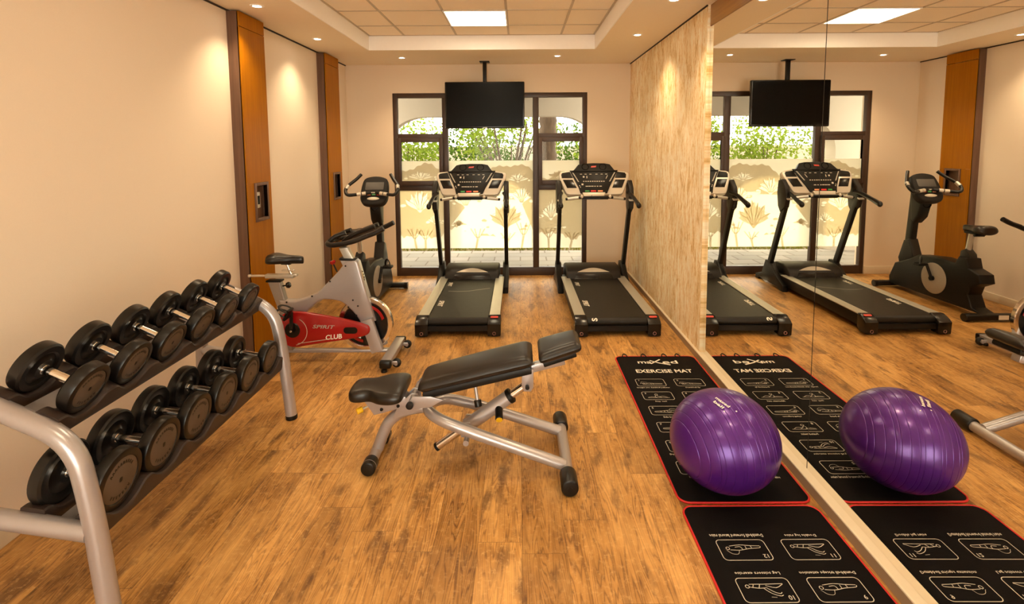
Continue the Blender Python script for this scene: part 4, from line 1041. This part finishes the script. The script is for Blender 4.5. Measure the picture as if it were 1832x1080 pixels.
# ------------------------------------------------------------------ dumbbells
def dumbbell(r, label, group, loc, ang, ln, k):
    """built along local x; +x is the head towards the room"""
    t = bpy.data.objects.new('dumbbell', None); COL.objects.link(t)
    tag(t, label, 'dumbbell', group); t.location = loc; t.rotation_euler = (0, ang, 0)
    hw = 0.0255
    h = MB().cyl((-ln/2, 0, 0), (ln/2, 0, 0), 0.0165, seg=20)
    for s_ in (-1, 1): h.cyl((s_*(ln/2-hw-0.008), 0, 0), (s_*(ln/2-hw+0.002), 0, 0), 0.0195, 0.0195)
    h.build('handle', CHROME, t)
    for s_ in (-1, 1):
        prof = [(0.0, -hw-0.004), (0.036, -hw-0.004), (0.046, -hw+0.004), (r*0.62, -hw+0.006), (r*0.70, -hw), (r*0.93, -hw), (r, -hw+0.008), (r, hw-0.010), (r*0.975, hw-0.003), (r*0.93, hw), (r*0.76, hw), (r*0.74, hw-0.003), (0.0, hw-0.003)]
        hd = MB().lathe(prof, (s_*ln/2, 0, 0), (s_, 0, 0), seg=48).build('head', RUBBER, t)
        fx = s_*(ln/2+hw-0.0025)
        fp = MB().lathe([(0.0, 0.001), (r*0.715, 0.001), (r*0.735, 0.0)], (fx, 0, 0), (s_, 0, 0), seg=48).build('face_disc', HEADF, hd)
        if s_ > 0:                                               # worn arc lettering and the small central mark
            b = MB(); rg = random.Random(k)
            Tm = Matrix(((0, 0, 1, fx+0.0014), (1, 0, 0, 0), (0, 1, 0, 0), (0, 0, 0, 1)))
            for a0, a1, n in ((38, 142, 10), (228, 312, 7)):
                for i in range(n):
                    a = R(a1-(a1-a0)*i/(n-1)); c = Vector((math.cos(a), math.sin(a))); tt = Vector((-c.y, c.x))
                    p = c*r*0.56
                    hgt = r*0.055; wd = r*0.045
                    b.ribbon([p-c*hgt-tt*wd*0.7, p+c*hgt-tt*wd*0.2], r*0.035); b.ribbon([p+c*hgt+tt*wd*0.1, p-c*hgt+tt*wd*rg.uniform(0.4, 0.9)], r*0.032)
            b.prism(rrect(r*0.13, r*0.17, r*0.05, cx=0, cy=0), 0, 0.0004)
            bmesh.ops.transform(b.bm, matrix=Tm, verts=b.bm.verts)
            b.build('face_lettering', BLACK, fp, smooth=False)
    return t
POS = ['nearest the camera', 'second from the near end', 'third from the near end', 'third from the far end', 'second from the far end', 'farthest from the camera']
def on_tier(o, a, s, n): return (o[0]-math.cos(a)*s+math.sin(a)*n, o[1]+math.sin(a)*s+math.cos(a)*n)
for i in range(6):
    c = on_tier(UP_O, UP_A, 0.095, UR[i]+0.0035)
    dumbbell(UR[i], 'black dumbbell on the upper tier of the rack, '+POS[i], 'dumbbells on the upper tier', (c[0], DY[i], c[1]), UP_A, 0.195, i)
    c = on_tier(LO_O, LO_A, 0.106, LR[i]+0.0035)
    dumbbell(LR[i], 'black dumbbell on the lower tier of the rack, '+POS[i], 'dumbbells on the lower tier', (c[0], DY[i]-0.02+0.004*i, c[1]), LO_A, 0.212, 20+i)

# ================================================================== ADJUSTABLE BENCH
BX, BY = -0.30, 2.85
bench = thing('weight_bench', 'adjustable black padded weight bench with silver tube frame in the middle of the floor', 'bench', (BX, BY, 0))
B = lambda x, y, z: (x-BX, y, z)
def pad(w0, w1, ln, th, r, m, name, mat, parent, puff=0.012, taper=0.0):
    """upholstered pad: x along its length from 0, width along y (w0 at start, w1 at end), rounded all round"""
    NX, NY = 18, 12; bm = bmesh.new()
    top = {}; bot = {}
    for i in range(NX+1):
        for j in range(NY+1):
            u = i/NX; v = j/NY*2-1
            hw = (w0+(w1-w0)*u)/2
            su = 2*u-1
            # superellipse edge fall-off
            ex = ln/2; dx = ex*(1-abs(su)); dy = hw*(1-abs(v))
            f = lambda d: 1.0 if d >= r else math.sqrt(max(0.0, 1-(1-d/r)**2))
            h = f(dx)*f(dy)
            cxr = r*0.9
            x = u*ln; y = v*hw
            # round the plan corners
            qx, qy = max(0, abs(su)*ex-(ex-cxr)), max(0, abs(v)*hw-(hw-cxr))
            q = math.hypot(qx, qy)
            if q > cxr:
                kx = cxr/q
                x = ex+math.copysign((ex-cxr)+qx*kx, su); y = math.copysign((hw-cxr)+qy*kx, v); 
            bul = puff*(1-su*su)*(1-v*v)
            top[i, j] = bm.verts.new((x, y, th*0.45+th*0.55*h+bul))
            bot[i, j] = bm.verts.new((x, y, th*0.45-th*0.45*h))
    for i in range(NX):
        for j in range(NY):
            bm.faces.new((top[i, j], top[i+1, j], top[i+1, j+1], top[i, j+1]))
            bm.faces.new((bot[i, j], bot[i, j+1], bot[i+1, j+1], bot[i+1, j]))
    bmesh.ops.remove_doubles(bm, verts=bm.verts, dist=1e-5)
    bmesh.ops.recalc_face_normals(bm, faces=bm.faces)
    b = MB(); b._merge(bm, m); return b.build(name, mat, parent, ang=70, sub=1)
a_b = R(-14.2)
RM = lambda x, z, a, y=0.0: Matrix.Translation(B(x, y, z)) @ Matrix.Rotation(a, 4, 'Y')
MBk = RM(-0.578, 0.430, a_b)
back = pad(0.27, 0.315, 0.685, 0.066, 0.036, MBk, 'back_pad', VINYL, bench)
MB().prism([(0.03, -0.105), (0.65, -0.125), (0.65, 0.125), (0.03, 0.105)], -0.040, 0.006, MBk, bev=0.012).build('pad_shell', BLACK, back)
MHd = RM(0.102, 0.600, R(-16.5))
head = pad(0.30, 0.25, 0.255, 0.062, 0.034, MHd, 'head_pad', VINYL, bench, 0.008)
MB().prism([(0.02, -0.10), (0.21, -0.085), (0.21, 0.085), (0.02, 0.10)], -0.030, 0.006, MHd, bev=0.010).build('pad_shell', BLACK, head)
# seat: broad at the back, narrow nose with hollowed sides
bm = bmesh.new(); rings = []
rows = [(-0.170, 0.060, 0.3), (-0.164, 0.088, 0.75), (-0.140, 0.104, 0.97), (-0.10, 0.104, 1.0), (-0.062, 0.094, 1.0), (-0.03, 0.104, 1.0), (0.005, 0.140, 1.0), (0.06, 0.158, 1.0), (0.11, 0.158, 0.97), (0.142, 0.146, 0.75), (0.150, 0.12, 0.3)]
for x, hw, h in rows:
    ring = []
    for v, z in ((-0.93, 0.0), (-1.0, 0.018), (-1.0, 0.045), (-0.93, 0.064), (-0.78, 0.074), (-0.40, 0.080), (0, 0.082), (0.40, 0.080), (0.78, 0.074), (0.93, 0.064), (1.0, 0.045), (1.0, 0.018), (0.93, 0.0), (0.0, -0.002)):
        ring.append(bm.verts.new((x, v*hw, 0.04+(z-0.04)*h)))
    rings.append(ring)
n = len(rings[0])
for a, c in zip(rings, rings[1:]):
    for i in range(n): bm.faces.new((a[i], a[(i+1) % n], c[(i+1) % n], c[i]))
bm.faces.new(list(reversed(rings[0]))); bm.faces.new(rings[-1]); bmesh.ops.recalc_face_normals(bm, faces=bm.faces)
b = MB(); b._merge(bm, RM(-0.800, 0.378, R(-3)))
seat = b.build('seat_pad', VINYL, bench, sub=2, ang=180)
# frames
U = [B(0.235, -0.17, 0.060), B(-0.25, -0.155, 0.232), B(-0.43, -0.125, 0.288), B(-0.515, -0.06, 0.305), B(-0.535, 0.0, 0.308), B(-0.515, 0.06, 0.305), B(-0.43, 0.125, 0.288), B(-0.25, 0.155, 0.232), B(0.235, 0.17, 0.060)]
ul = smooth_path(U[1:-1], 6)
lp = MB().tube([U[0]]+ul+[U[-1]], 0.031, seg=18).build('loop_frame', SILVER, bench)
rt_ = MB().cyl(B(0.248, -0.30, 0.046), B(0.248, 0.30, 0.046), 0.032).build('rear_foot_bar', SILVER, bench)
for s_ in (-1, 1): MB().cyl(B(0.248, s_*0.225, 0.0475), B(0.248, s_*0.355, 0.0475), 0.0455, bev=0.008, seg=28).lathe([(0, 0.0), (0.012, 0.0), (0.012, 0.002), (0, 0.002)], B(0.248, s_*0.355, 0.0475), (0, s_, 0)).build('rubber_cap', RUBBER, rt_)
fl_ = MB().tube(smooth_path([B(-0.535, 0, 0.308), B(-0.62, 0, 0.298), B(-0.70, 0, 0.272), B(-0.765, 0, 0.215), B(-0.805, 0, 0.135), B(-0.835, 0, 0.055)], 6), 0.033, seg=18).build('front_leg', SILVER, bench)
ff = MB().cyl(B(-0.840, -0.15, 0.046), B(-0.840, 0.16, 0.046), 0.031).build('front_foot_bar', SILVER, bench)
for s_, d in ((-1, 0.0), (1, 0.01)):
    MB().cyl(B(-0.840, s_*(0.10+d), 0.044), B(-0.840, s_*(0.185+d), 0.044), 0.040, bev=0.008, seg=28).build('rubber_cap', RUBBER, ff)
    MB().lathe([(0.038, -0.002), (0.0405, -0.002), (0.0405, 0.002), (0.038, 0.002)], B(-0.840, s_*(0.155+d), 0.044), (0, s_, 0), seg=28).build('cap_ring', SILVER, ff)
# gusset plate, seat carrier, pivot axle
b = MB()
for s_ in (-1, 1): b.prism([(x-BX, z) for x, z in ((-0.735, 0.255), (-0.70, 0.335), (-0.625, 0.405), (-0.585, 0.400), (-0.575, 0.315), (-0.62, 0.285))], s_*0.034-0.004, s_*0.034+0.004, XZ(), bev=0.002)
b.build('gusset_plate', SILVER, bench)
b = MB().prism([(x-BX, z) for x, z in ((-0.905, 0.374), (-0.655, 0.386), (-0.66, 0.325), (-0.78, 0.290), (-0.84, 0.275))], -0.040, 0.040, XZ(), bev=0.008)
sc_ = b.build('seat_carrier', SILVER, bench)
for x, z in ((-0.70, 0.332), (-0.795, 0.312)): MB().lathe([(0, 0.006), (0.008, 0.006), (0.010, 0)], B(x, -0.040, z), (0, -1, 0), seg=14).build('carrier_bolt', BLACK, sc_)
kn = MB().cyl(B(-0.86, -0.02, 0.330), B(-0.905, -0.05, 0.318), 0.006).build('seat_pin', PALE, bench)
MB().cyl(B(-0.900, -0.047, 0.319), B(-0.928, -0.066, 0.313), 0.017, bev=0.004).build('seat_pin_knob', YELLOW, kn)
ax = MB().cyl(B(-0.612, -0.135, 0.385), B(-0.612, 0.135, 0.385), 0.0155).build('pivot_axle', SILVER, bench)
MB().cyl(B(-0.612, -0.150, 0.385), B(-0.612, -0.128, 0.385), 0.020, bev=0.004).build('axle_cap', BLACK, ax)
for s_ in (-1, 1): MB().prism([(x-BX, z) for x, z in ((-0.635, 0.375), (-0.60, 0.425), (-0.50, 0.425), (-0.43, 0.405), (-0.50, 0.365), (-0.60, 0.352))], s_*0.115-0.004, s_*0.115+0.004, XZ(), bev=0.002).build('hinge_plate', SILVER, bench)
# beam under the back pad and the telescopic strut
MB().box((0, 0, 0), (0.80, 0.055, 0.045), rot=RM(-0.14, 0.487, a_b), bev=0.006).build('pad_beam', SILVER, bench)
p_hi, p_lo, p_mid = Vector(B(0.035, -0.01, 0.445)), Vector(B(-0.49, -0.01, 0.070)), Vector(B(-0.06, -0.01, 0.352))
dr = (p_hi-p_lo).normalized(); p_pv = p_lo+dr*0.225
b = MB()
for s_ in (-1, 1):
    b.prism([(0.0-0.03, 0.10), (0.035, 0.10), (0.035, -0.005), (0.02, -0.03), (-0.018, -0.03), (-0.032, 0.0)], s_*0.040-0.004, s_*0.040+0.004, Matrix.Translation((p_hi.x, 0, p_hi.z)) @ XZ(), bev=0.002)
br = b.build('strut_bracket', SILVER, bench)
MB().cyl((p_hi.x, -0.062, p_hi.z), (p_hi.x, 0.062, p_hi.z), 0.012).build('strut_pin', BLACK, br)
st = MB().cyl(p_pv-dr*0.01, p_lo+dr*0.52, 0.039, seg=28).build('strut_sleeve', SILVER, bench)
MB().cyl(p_lo+dr*0.512, p_lo+dr*0.536, 0.043, bev=0.004, seg=28).build('sleeve_collar', BLACK, st)
MB().cyl(p_lo, p_hi-dr*0.02, 0.0235, seg=24).build('strut_rod', CHROME, bench)
MB().cyl(p_lo-dr*0.004, p_lo+dr*0.012, 0.0245, seg=24).build('rod_cap', BLACK, bench)
b = MB()
for s_ in (-1, 1): b.prism([(-0.038, -0.05), (0.030, -0.05), (0.034, 0.0), (0.015, 0.035), (-0.015, 0.035), (-0.036, 0.0)], s_*0.048-0.005, s_*0.048+0.005, Matrix.Translation((p_pv.x, 0, p_pv.z)) @ XZ(), bev=0.003)
b.cyl((p_pv.x, -0.14, p_pv.z-0.035), (p_pv.x, 0.14, p_pv.z-0.035), 0.016)
pv = b.build('pivot_bracket', SILVER, bench)
MB().cyl((p_pv.x, -0.062, p_pv.z), (p_pv.x, 0.062, p_pv.z), 0.013).build('pivot_pin', BLACK, pv)
kp = p_lo+dr*0.445
kb = MB().cyl((kp.x, -0.03, kp.z-0.01), (kp.x+0.005, -0.105, kp.z-0.045), 0.022, bev=0.004, seg=24).build('strut_knob', RUBBER, bench)
MB().cyl((kp.x+0.005, -0.104, kp.z-0.0445), (kp.x+0.0055, -0.108, kp.z-0.0465), 0.018, seg=24).build('knob_disc', YELLOW, kb)
pg = MB().cyl(B(-0.265, -0.02, 0.470), B(-0.245, -0.06, 0.365), 0.010).build('head_lock_pin', SILVER, bench)
MB().cyl(B(-0.247, -0.056, 0.375), B(-0.240, -0.068, 0.340), 0.021, bev=0.004).build('lock_knob', RUBBER, pg)

# ================================================================== EXERCISE MATS
def figure(b, kind, cx, cy, w_, z, lw):
    """white line drawing of a lifter lying on the back, inside a box of width w_"""
    q = lambda pts: [(cx+x*w_, cy+y*w_) for x, y in pts]
    def line(pts, k=1.0, closed=False): b.ribbon([tuple(p)[:2] for p in smooth_path([(x, y, 0) for x, y in q(pts)], 3, closed)], lw*k, z, closed=closed)
    circ = lambda x, y, r: [(x+r*math.cos(i*math.pi/4), y+r*math.sin(i*math.pi/4)) for i in range(8)]
    if kind == 0:      # flat on the back, arms behind
        line(circ(-0.27, -0.06, 0.035), closed=True)
        line([(-0.22, -0.10), (-0.10, -0.03), (0.05, -0.04), (0.20, -0.05), (0.36, -0.06), (0.38, -0.09)]); line([(-0.30, -0.12), (-0.1, -0.12), (0.2, -0.12), (0.38, -0.11)])
        line([(-0.20, -0.05), (-0.34, -0.03), (-0.38, -0.08)]); line([(-0.02, -0.04), (0.0, -0.11)]); line([(0.05, -0.05), (0.08, -0.11)])
        line([(-0.12, 0.0), (-0.28, 0.08), (-0.36, 0.0)], 0.6)
    elif kind == 1:    # sit up
        line(circ(-0.04, 0.10, 0.045), closed=True); line([(-0.04, 0.05), (0.0, -0.02), (0.10, -0.10)]); line([(-0.08, 0.04), (-0.10, -0.05), (-0.04, -0.11)])
        line([(0.04, -0.04), (0.18, -0.02), (0.30, -0.10)]); line([(-0.36, -0.12), (-0.1, -0.12), (0.2, -0.12), (0.36, -0.12)]); line([(-0.34, -0.09), (-0.20, -0.06), (-0.08, -0.09)])
    elif kind == 2:    # leg raise
        line(circ(0.33, -0.06, 0.035), closed=True); line([(0.28, -0.11), (0.10, -0.11), (-0.05, -0.11), (-0.36, -0.12)]); line([(0.30, -0.05), (0.12, -0.02), (-0.02, -0.03)])
        line([(-0.02, -0.03), (-0.12, 0.06), (-0.22, 0.10), (-0.26, 0.07)]); line([(0.05, -0.03), (-0.06, 0.09), (-0.20, 0.15), (-0.26, 0.13)]); line([(-0.36, -0.11), (-0.20, -0.03), (-0.02, -0.08)])
        line([(-0.02, 0.17), (-0.12, 0.18)], 0.6); line([(0.12, -0.03), (0.08, -0.10)]); line([(0.24, -0.03), (0.20, -0.10)])
    else:              # pull-over, arm swinging in an arc
        line(circ(0.32, -0.02, 0.035), closed=True); line([(0.27, -0.08), (0.05, -0.11), (-0.15, -0.09), (-0.36, -0.08)]); line([(0.28, 0.02), (0.08, 0.03), (-0.12, -0.01), (-0.34, -0.03), (-0.37, -0.07)])
        line([(0.10, 0.03), (0.16, 0.13), (0.28, 0.12), (0.36, 0.03)], 0.6); line([(0.02, 0.02), (0.05, -0.06), (0.16, -0.05)]); line([(-0.06, 0.0), (-0.06, -0.08)]); line([(-0.18, -0.03), (-0.17, -0.08)])
CAP = ['Straight arm dumbbell pullover', 'Dumbbell fly', 'Step curl', 'Alternate curl', 'Side bend', 'Lying pullover', 'Bridge hold', 'Seated twist', 'Dumbbell triceps extension', 'Leg scissors exercise', 'Double leg raise', 'Dumbbell forward lateral raise']
KIND = [0, 0, 1, 1, 3, 0, 3, 1, 3, 2, 2, 3]
MW, ML = 0.680, 1.830
def make_mat(label, loc, rz):
    t = thing('exercise_mat', label, 'mat', loc, rz, 'black exercise mats with red binding along the mirror')
    MB().prism(rrect(MW-0.016, ML-0.016, 0.050, 6), 0.0, 0.0085, bev=0.002).build('mat_body', MATF, t)
    b = MB(); o = rrect(MW-0.010, ML-0.010, 0.055, 6); b.tube([(x, y, 0.0055) for x, y in o], 0.0055, seg=10, closed=True); b.build('red_binding', REDB, t)
    b = MB()
    for x in (-0.25, -0.09, 0.085, 0.20): b.tube([(x-0.02, ML/2-0.012, 0.009), (x-0.015, ML/2+0.012, 0.012), (x, ML/2+0.026, 0.015), (x+0.015, ML/2+0.012, 0.012), (x+0.02, ML/2-0.012, 0.009)], 0.005, n=4, seg=8)
    b.build('hanging_loop', BLACK, t)
    z = 0.0090
    hd = MB()
    zoff = lambda x, y, ang=0.0: Matrix.Translation((x, y, z)) @ Matrix.Rotation(ang, 4, 'Z')
    yh = ML/2-0.135
    for txt, x, wd, ht in (('ma', -0.110, 0.115, 0.042), ('ed', 0.100, 0.125, 0.062)):
        hd.add_mesh(text_mesh(txt, width=wd, height=ht, bold=0.012), zoff(x, yh+(0.008 if txt == 'ed' else 0), 0))
    hd.ribbon([(-0.065, yh-0.026), (0.030, yh+0.060)], 0.014, z); hd.ribbon([(-0.060, yh+0.040), (0.005, yh-0.010), (0.090, yh-0.048)], 0.014, z)
    hd.build('logo_lettering', WHITE, t, smooth=False)
    MB().add_mesh(text_mesh('EXERCISE MAT', width=0.445, height=0.060, bold=0.020), zoff(0.005, yh-0.165)).build('title_lettering', WHITE, t, smooth=False)
    y0 = ML/2-0.500; step = 0.2088; bw_, bh_ = 0.215, 0.116
    for i in range(12):
        c, r_ = i % 2, i//2
        cx = -0.152+0.294*c; cy = y0-step*r_
        b = MB(); b.ribbon(rrect(bw_, bh_, 0.018, 4, cx, cy), 0.0030, z, closed=True)
        figure(b, KIND[i], cx, cy-0.004, bw_, z+0.0002, 0.0026)
        b.add_mesh(text_mesh(str(i+1), height=0.020, bold=0.01), Matrix.Translation((cx-bw_/2+0.026, cy+bh_/2-0.022, z)))
        cap = CAP[i]; me = text_mesh(cap, width=min(0.0090*len(cap), 0.245), height=0.019, bold=0.014, res=1)
        b.add_mesh(me, Matrix.Translation((cx, cy-bh_/2-0.026, z)))
        b.build('exercise_diagram', WHITED, t, smooth=False)
    return t
make_mat('black exercise mat with the title readable, under the purple ball', (1.134, 3.357, 0.0002), R(-0.15))
make_mat('black exercise mat nearest the camera with upside down diagrams', (1.130, 1.512, 0.0002), R(180.3))

# ================================================================== BALL
ball = thing('exercise_ball', 'large glossy purple exercise ball on the black mat by the mirror', 'exercise ball', (1.069, 2.598, 0.0088))
RB, RV = 0.275, 0.249
prof = []; N = 640
ridges = [-0.84, -0.73, -0.60, -0.53, -0.40, -0.27, -0.20, -0.07, 0.06, 0.13, 0.26, 0.39, 0.46, 0.59, 0.72, 0.80]
for i in range(N+1):
    a = math.pi*i/N; h = -math.cos(a)
    r = math.sin(a)
    dd = min(abs(h-q) for q in ridges)
    g = 1.0-0.0085*math.exp(-(dd/0.0042)**2)
    prof.append((r*g if 0 < i < N else 0.0, h*(g if 0 < i < N else 1)))
axis = rot_to((0.96, 0.22, 0.08))
b = MB(); b.lathe(prof, mat=Matrix.Diagonal((RB, RB, RV, 1)) @ axis, seg=96)
for v in b.bm.verts:                                            # sits with a small flat where it touches the mat
    v.co.z = max(v.co.z, -RV+0.006)
    v.co.z += RV-0.006
b.build('ball_skin', PURPLE, ball, ang=180)
def on_ball(d, up):
    d = Vector(d).normalized(); p = Vector((d.x*RB, d.y*RB, d.z*RV))*1.0035; n = Vector((d.x/RB, d.y/RB, d.z/RV)).normalized()
    u = (Vector(up)-n*Vector(up).dot(n)).normalized(); x_ = u.cross(n)
    m = Matrix.Identity(4)
    for i in range(3): m[i][0] = x_[i]; m[i][1] = u[i]; m[i][2] = n[i]; m[i][3] = p[i]
    m[2][3] += RV-0.006
    return m
b = MB()
for (dy_, wd, txt) in ((0.0, 0.085, 'maxed'), (-0.028, 0.060, 'ball')):
    b.add_mesh(text_mesh(txt, width=wd, height=0.017, bold=0.02), on_ball((-0.15, -0.26, 0.95), (0.85, 0.45, 0)) @ Matrix.Translation((0, dy_, 0.003)))
for d in ((-0.19, -0.44, 0.87), (0.02, -0.46, 0.88)): b.add_mesh(text_mesh('o', height=0.007, bold=0.1), on_ball(d, (0, 1, 0)))
b.build('ball_print', WHITE, ball, smooth=False)

# ================================================================== OUTSIDE THE WINDOW
b = MB().box((-0.4, 8.06, -0.06), (6.0, 1.70, 0.10)); struct(b.build('terrace_floor', PAVER, smooth=False))
b = MB().box((-0.4, 15.0, -0.07), (26, 12.2, 0.10)); struct(b.build('garden_ground', SOIL, smooth=False))
# terrace roof and the arched front
b = MB().box((-0.4, 8.15, 2.98), (7.0, 1.68, 0.12)); struct(b.build('terrace_ceiling', STONE, smooth=False))
ax0, ax1, zs, zt, ea = -2.30, 1.36, 1.72, 2.315, 0.70
arch = [(-5.0, 3.05), (-5.0, -0.02), (ax0, -0.02), (ax0, zs)]
arch += [(ax0+ea-ea*math.cos(R(a)), zs+(zt-zs)*math.sin(R(a))) for a in range(6, 91, 7)]
arch += [(ax1-ea+ea*math.sin(R(a)), zs+(zt-zs)*math.cos(R(a))) for a in range(0, 88, 7)]
arch += [(ax1, zs), (ax1, -0.02), (4.2, -0.02), (4.2, 3.05)]
b = MB().prism(arch, -9.10, -8.80, XZ(0)); struct(b.build('terrace_arch_wall', STONE, smooth=False))
# grass edge
b = MB(); rg = random.Random(3)
for i in range(3400):
    x = rg.uniform(-2.2, 1.25); y = rg.uniform(8.93, 9.6); h = rg.uniform(0.03, 0.085); a = rg.uniform(0, math.pi); d = Vector((math.cos(a), math.sin(a), 0))*0.006; ln = Vector((rg.uniform(-.03, .03), rg.uniform(-.03, .03), h))
    p = Vector((x, y, -0.02)); q = [b.bm.verts.new(p-d), b.bm.verts.new(p+d), b.bm.verts.new(p+ln)]; b.bm.faces.new(q)
g = b.build('grass', GRASS, smooth=False); tag(g, 'strip of short sunlit grass beyond the terrace paving', 'grass', kind='stuff')
def leaves(b, c, rad, n, size, rg, flat=1.0):
    for _ in range(n):
        d = Vector((rg.gauss(0, 1), rg.gauss(0, 1), rg.gauss(0, 1))).normalized()*(rg.random()**0.4)
        p = Vector(c)+Vector((d.x*rad[0], d.y*rad[1], d.z*rad[2]))
        u = Vector((rg.gauss(0, 1), rg.gauss(0, 1), rg.gauss(0, 1)-0.4)).normalized(); v = u.cross(Vector((rg.gauss(0, 1), rg.gauss(0, 1), rg.gauss(0, 1)))).normalized()
        s = size*rg.uniform(0.6, 1.3)
        q = [b.bm.verts.new(p), b.bm.verts.new(p+u*s*0.5+v*s*0.24), b.bm.verts.new(p+u*s), b.bm.verts.new(p+u*s*0.5-v*s*0.24)]; b.bm.faces.new(q)
def shrub(name, label, loc, blobs, branches, lm, size, seed, cat='tree', group='trees and shrubs in the garden', n=900):
    t = thing(name, label, cat, loc, 0, group); rg = random.Random(seed)
    b = MB()
    for pts, r0, r1 in branches: b.tube(pts, r0, n=4, seg=8, radii=[r0, (r0+r1)/2, r1])
    b.build('branches', BARK, t)
    b = MB()
    for c, rad, k in blobs: leaves(b, c, rad, int(n*k), size, rg)
    f = b.build('foliage', lm, t, smooth=False); f['kind'] = 'stuff'
    return t
def stems(rg, n, h, spread, r=0.022):
    out = []
    for i in range(n):
        a = 2*math.pi*i/n+rg.uniform(-.4, .4); s = spread*rg.uniform(0.5, 1.0)
        out.append(([(0, 0, 0), (math.cos(a)*s*0.25, math.sin(a)*s*0.25, h*0.35), (math.cos(a)*s*0.6, math.sin(a)*s*0.6, h*0.68), (math.cos(a)*s, math.sin(a)*s, h)], r, r*0.35))
    return out
rg = random.Random(21)
shrub('garden_tree', 'many stemmed small tree with bare twisting branches behind the screen', (-0.25, 11.35, -0.02), [((0, 0, 2.35), (1.1, 0.8, 0.55), 1.1), ((-0.7, 0, 1.9), (0.5, 0.5, 0.5), 0.45), ((0.9, 0.1, 2.0), (0.4, 0.5, 0.5), 0.35)], stems(rg, 9, 2.3, 1.25, 0.045)+stems(rg, 7, 1.9, 0.7, 0.03), LEAF, 0.105, 1)
shrub('garden_tree', 'bushy bright green tree seen through the left part of the window', (-2.75, 12.3, -0.02), [((0, 0, 1.9), (1.1, 0.8, 0.95), 1.7), ((0.5, -0.2, 1.6), (0.5, 0.5, 0.5), 0.5)], stems(rg, 5, 1.8, 0.5, 0.04), LEAF, 0.11, 2)
shrub('garden_tree', 'leafy tree rising behind the right part of the window', (2.15, 12.6, -0.02), [((0, 0, 1.9), (0.9, 0.7, 0.95), 1.3), ((-0.2, 0, 2.7), (0.8, 0.6, 0.4), 0.6)], stems(rg, 5, 2.2, 0.5, 0.035), LEAF, 0.11, 3)
shrub('garden_shrub', 'dark green shrub low between the garden trees', (-1.2, 14.2, -0.02), [((0, 0, 1.7), (1.5, 0.6, 0.95), 2.2)], stems(rg, 6, 1.4, 0.5, 0.02), LEAFD, 0.12, 4, 'shrub')
shrub('garden_shrub', 'dark green shrub low to the right, behind the twisting branches', (1.9, 14.4, -0.02), [((0, 0, 1.7), (1.4, 0.6, 0.9), 2.0)], stems(rg, 6, 1.4, 0.5, 0.02), LEAFD, 0.12, 5, 'shrub')
# garden wall and far trees that only the mirror and a side step would show
for i, (x, y, s, lm) in enumerate(((-5.3, 12.4, 1.1, LEAF), (-8.2, 13.4, 1.3, LEAFD), (4.9, 12.8, 1.1, LEAF))):
    shrub('garden_tree', ['spreading green tree left of the window, beyond the arch', 'dark round tree farthest to the left in the garden', 'green tree right of the arch in the garden'][i], (x, y, -0.02), [((0, 0, 2.0*s), (1.1*s, 0.9*s, 0.9*s), 1.3), ((0.6, 0, 1.2), (0.6, 0.5, 0.6), 0.5)], stems(rg, 5, 2.0*s, 0.7, 0.05), lm, 0.14, 10+i)
pal = thing('palm_tree', 'thick palm trunk seen through the right part of the window', 'tree', (0.53, 9.85, -0.02), 0, 'trees and shrubs in the garden')
b = MB(); pts = [(0.01*math.sin(i), 0, 0.11*i) for i in range(44)]
b.tube(pts, 0.17, seg=18, radii=[0.175 if i % 2 else 0.15 for i in range(44)]); b.build('trunk', BARK, pal)
b = MB(); rg = random.Random(5)
for i in range(22):
    a = 2*math.pi*i/22; L = rg.uniform(0.5, 0.62); dz = rg.uniform(-0.2, 0.5)
    pts = smooth_path([(0, 0, 4.7), (math.cos(a)*L*0.5, math.sin(a)*L*0.5, 4.95+dz*0.35), (math.cos(a)*L, math.sin(a)*L, 4.7+dz)], 6)
    side = Vector((-math.sin(a), math.cos(a), 0))
    for k_ in range(1, len(pts)):
        for s_ in (-1, 1):
            p = pts[k_]; tip = p+side*s_*0.34+(pts[k_]-pts[k_-1])*1.5-Vector((0, 0, 0.12))
            w_ = (pts[k_]-pts[k_-1]).normalized()*0.03
            b.bm.faces.new([b.bm.verts.new(p-w_), b.bm.verts.new(p+w_), b.bm.verts.new(tip)])
b.build('fronds', LEAF, pal, smooth=False)['kind'] = 'stuff'
b = MB().box((-0.4, 16.5, 0.9), (24, 0.25, 1.84)); struct(b.build('garden_wall', STONE, smooth=False))
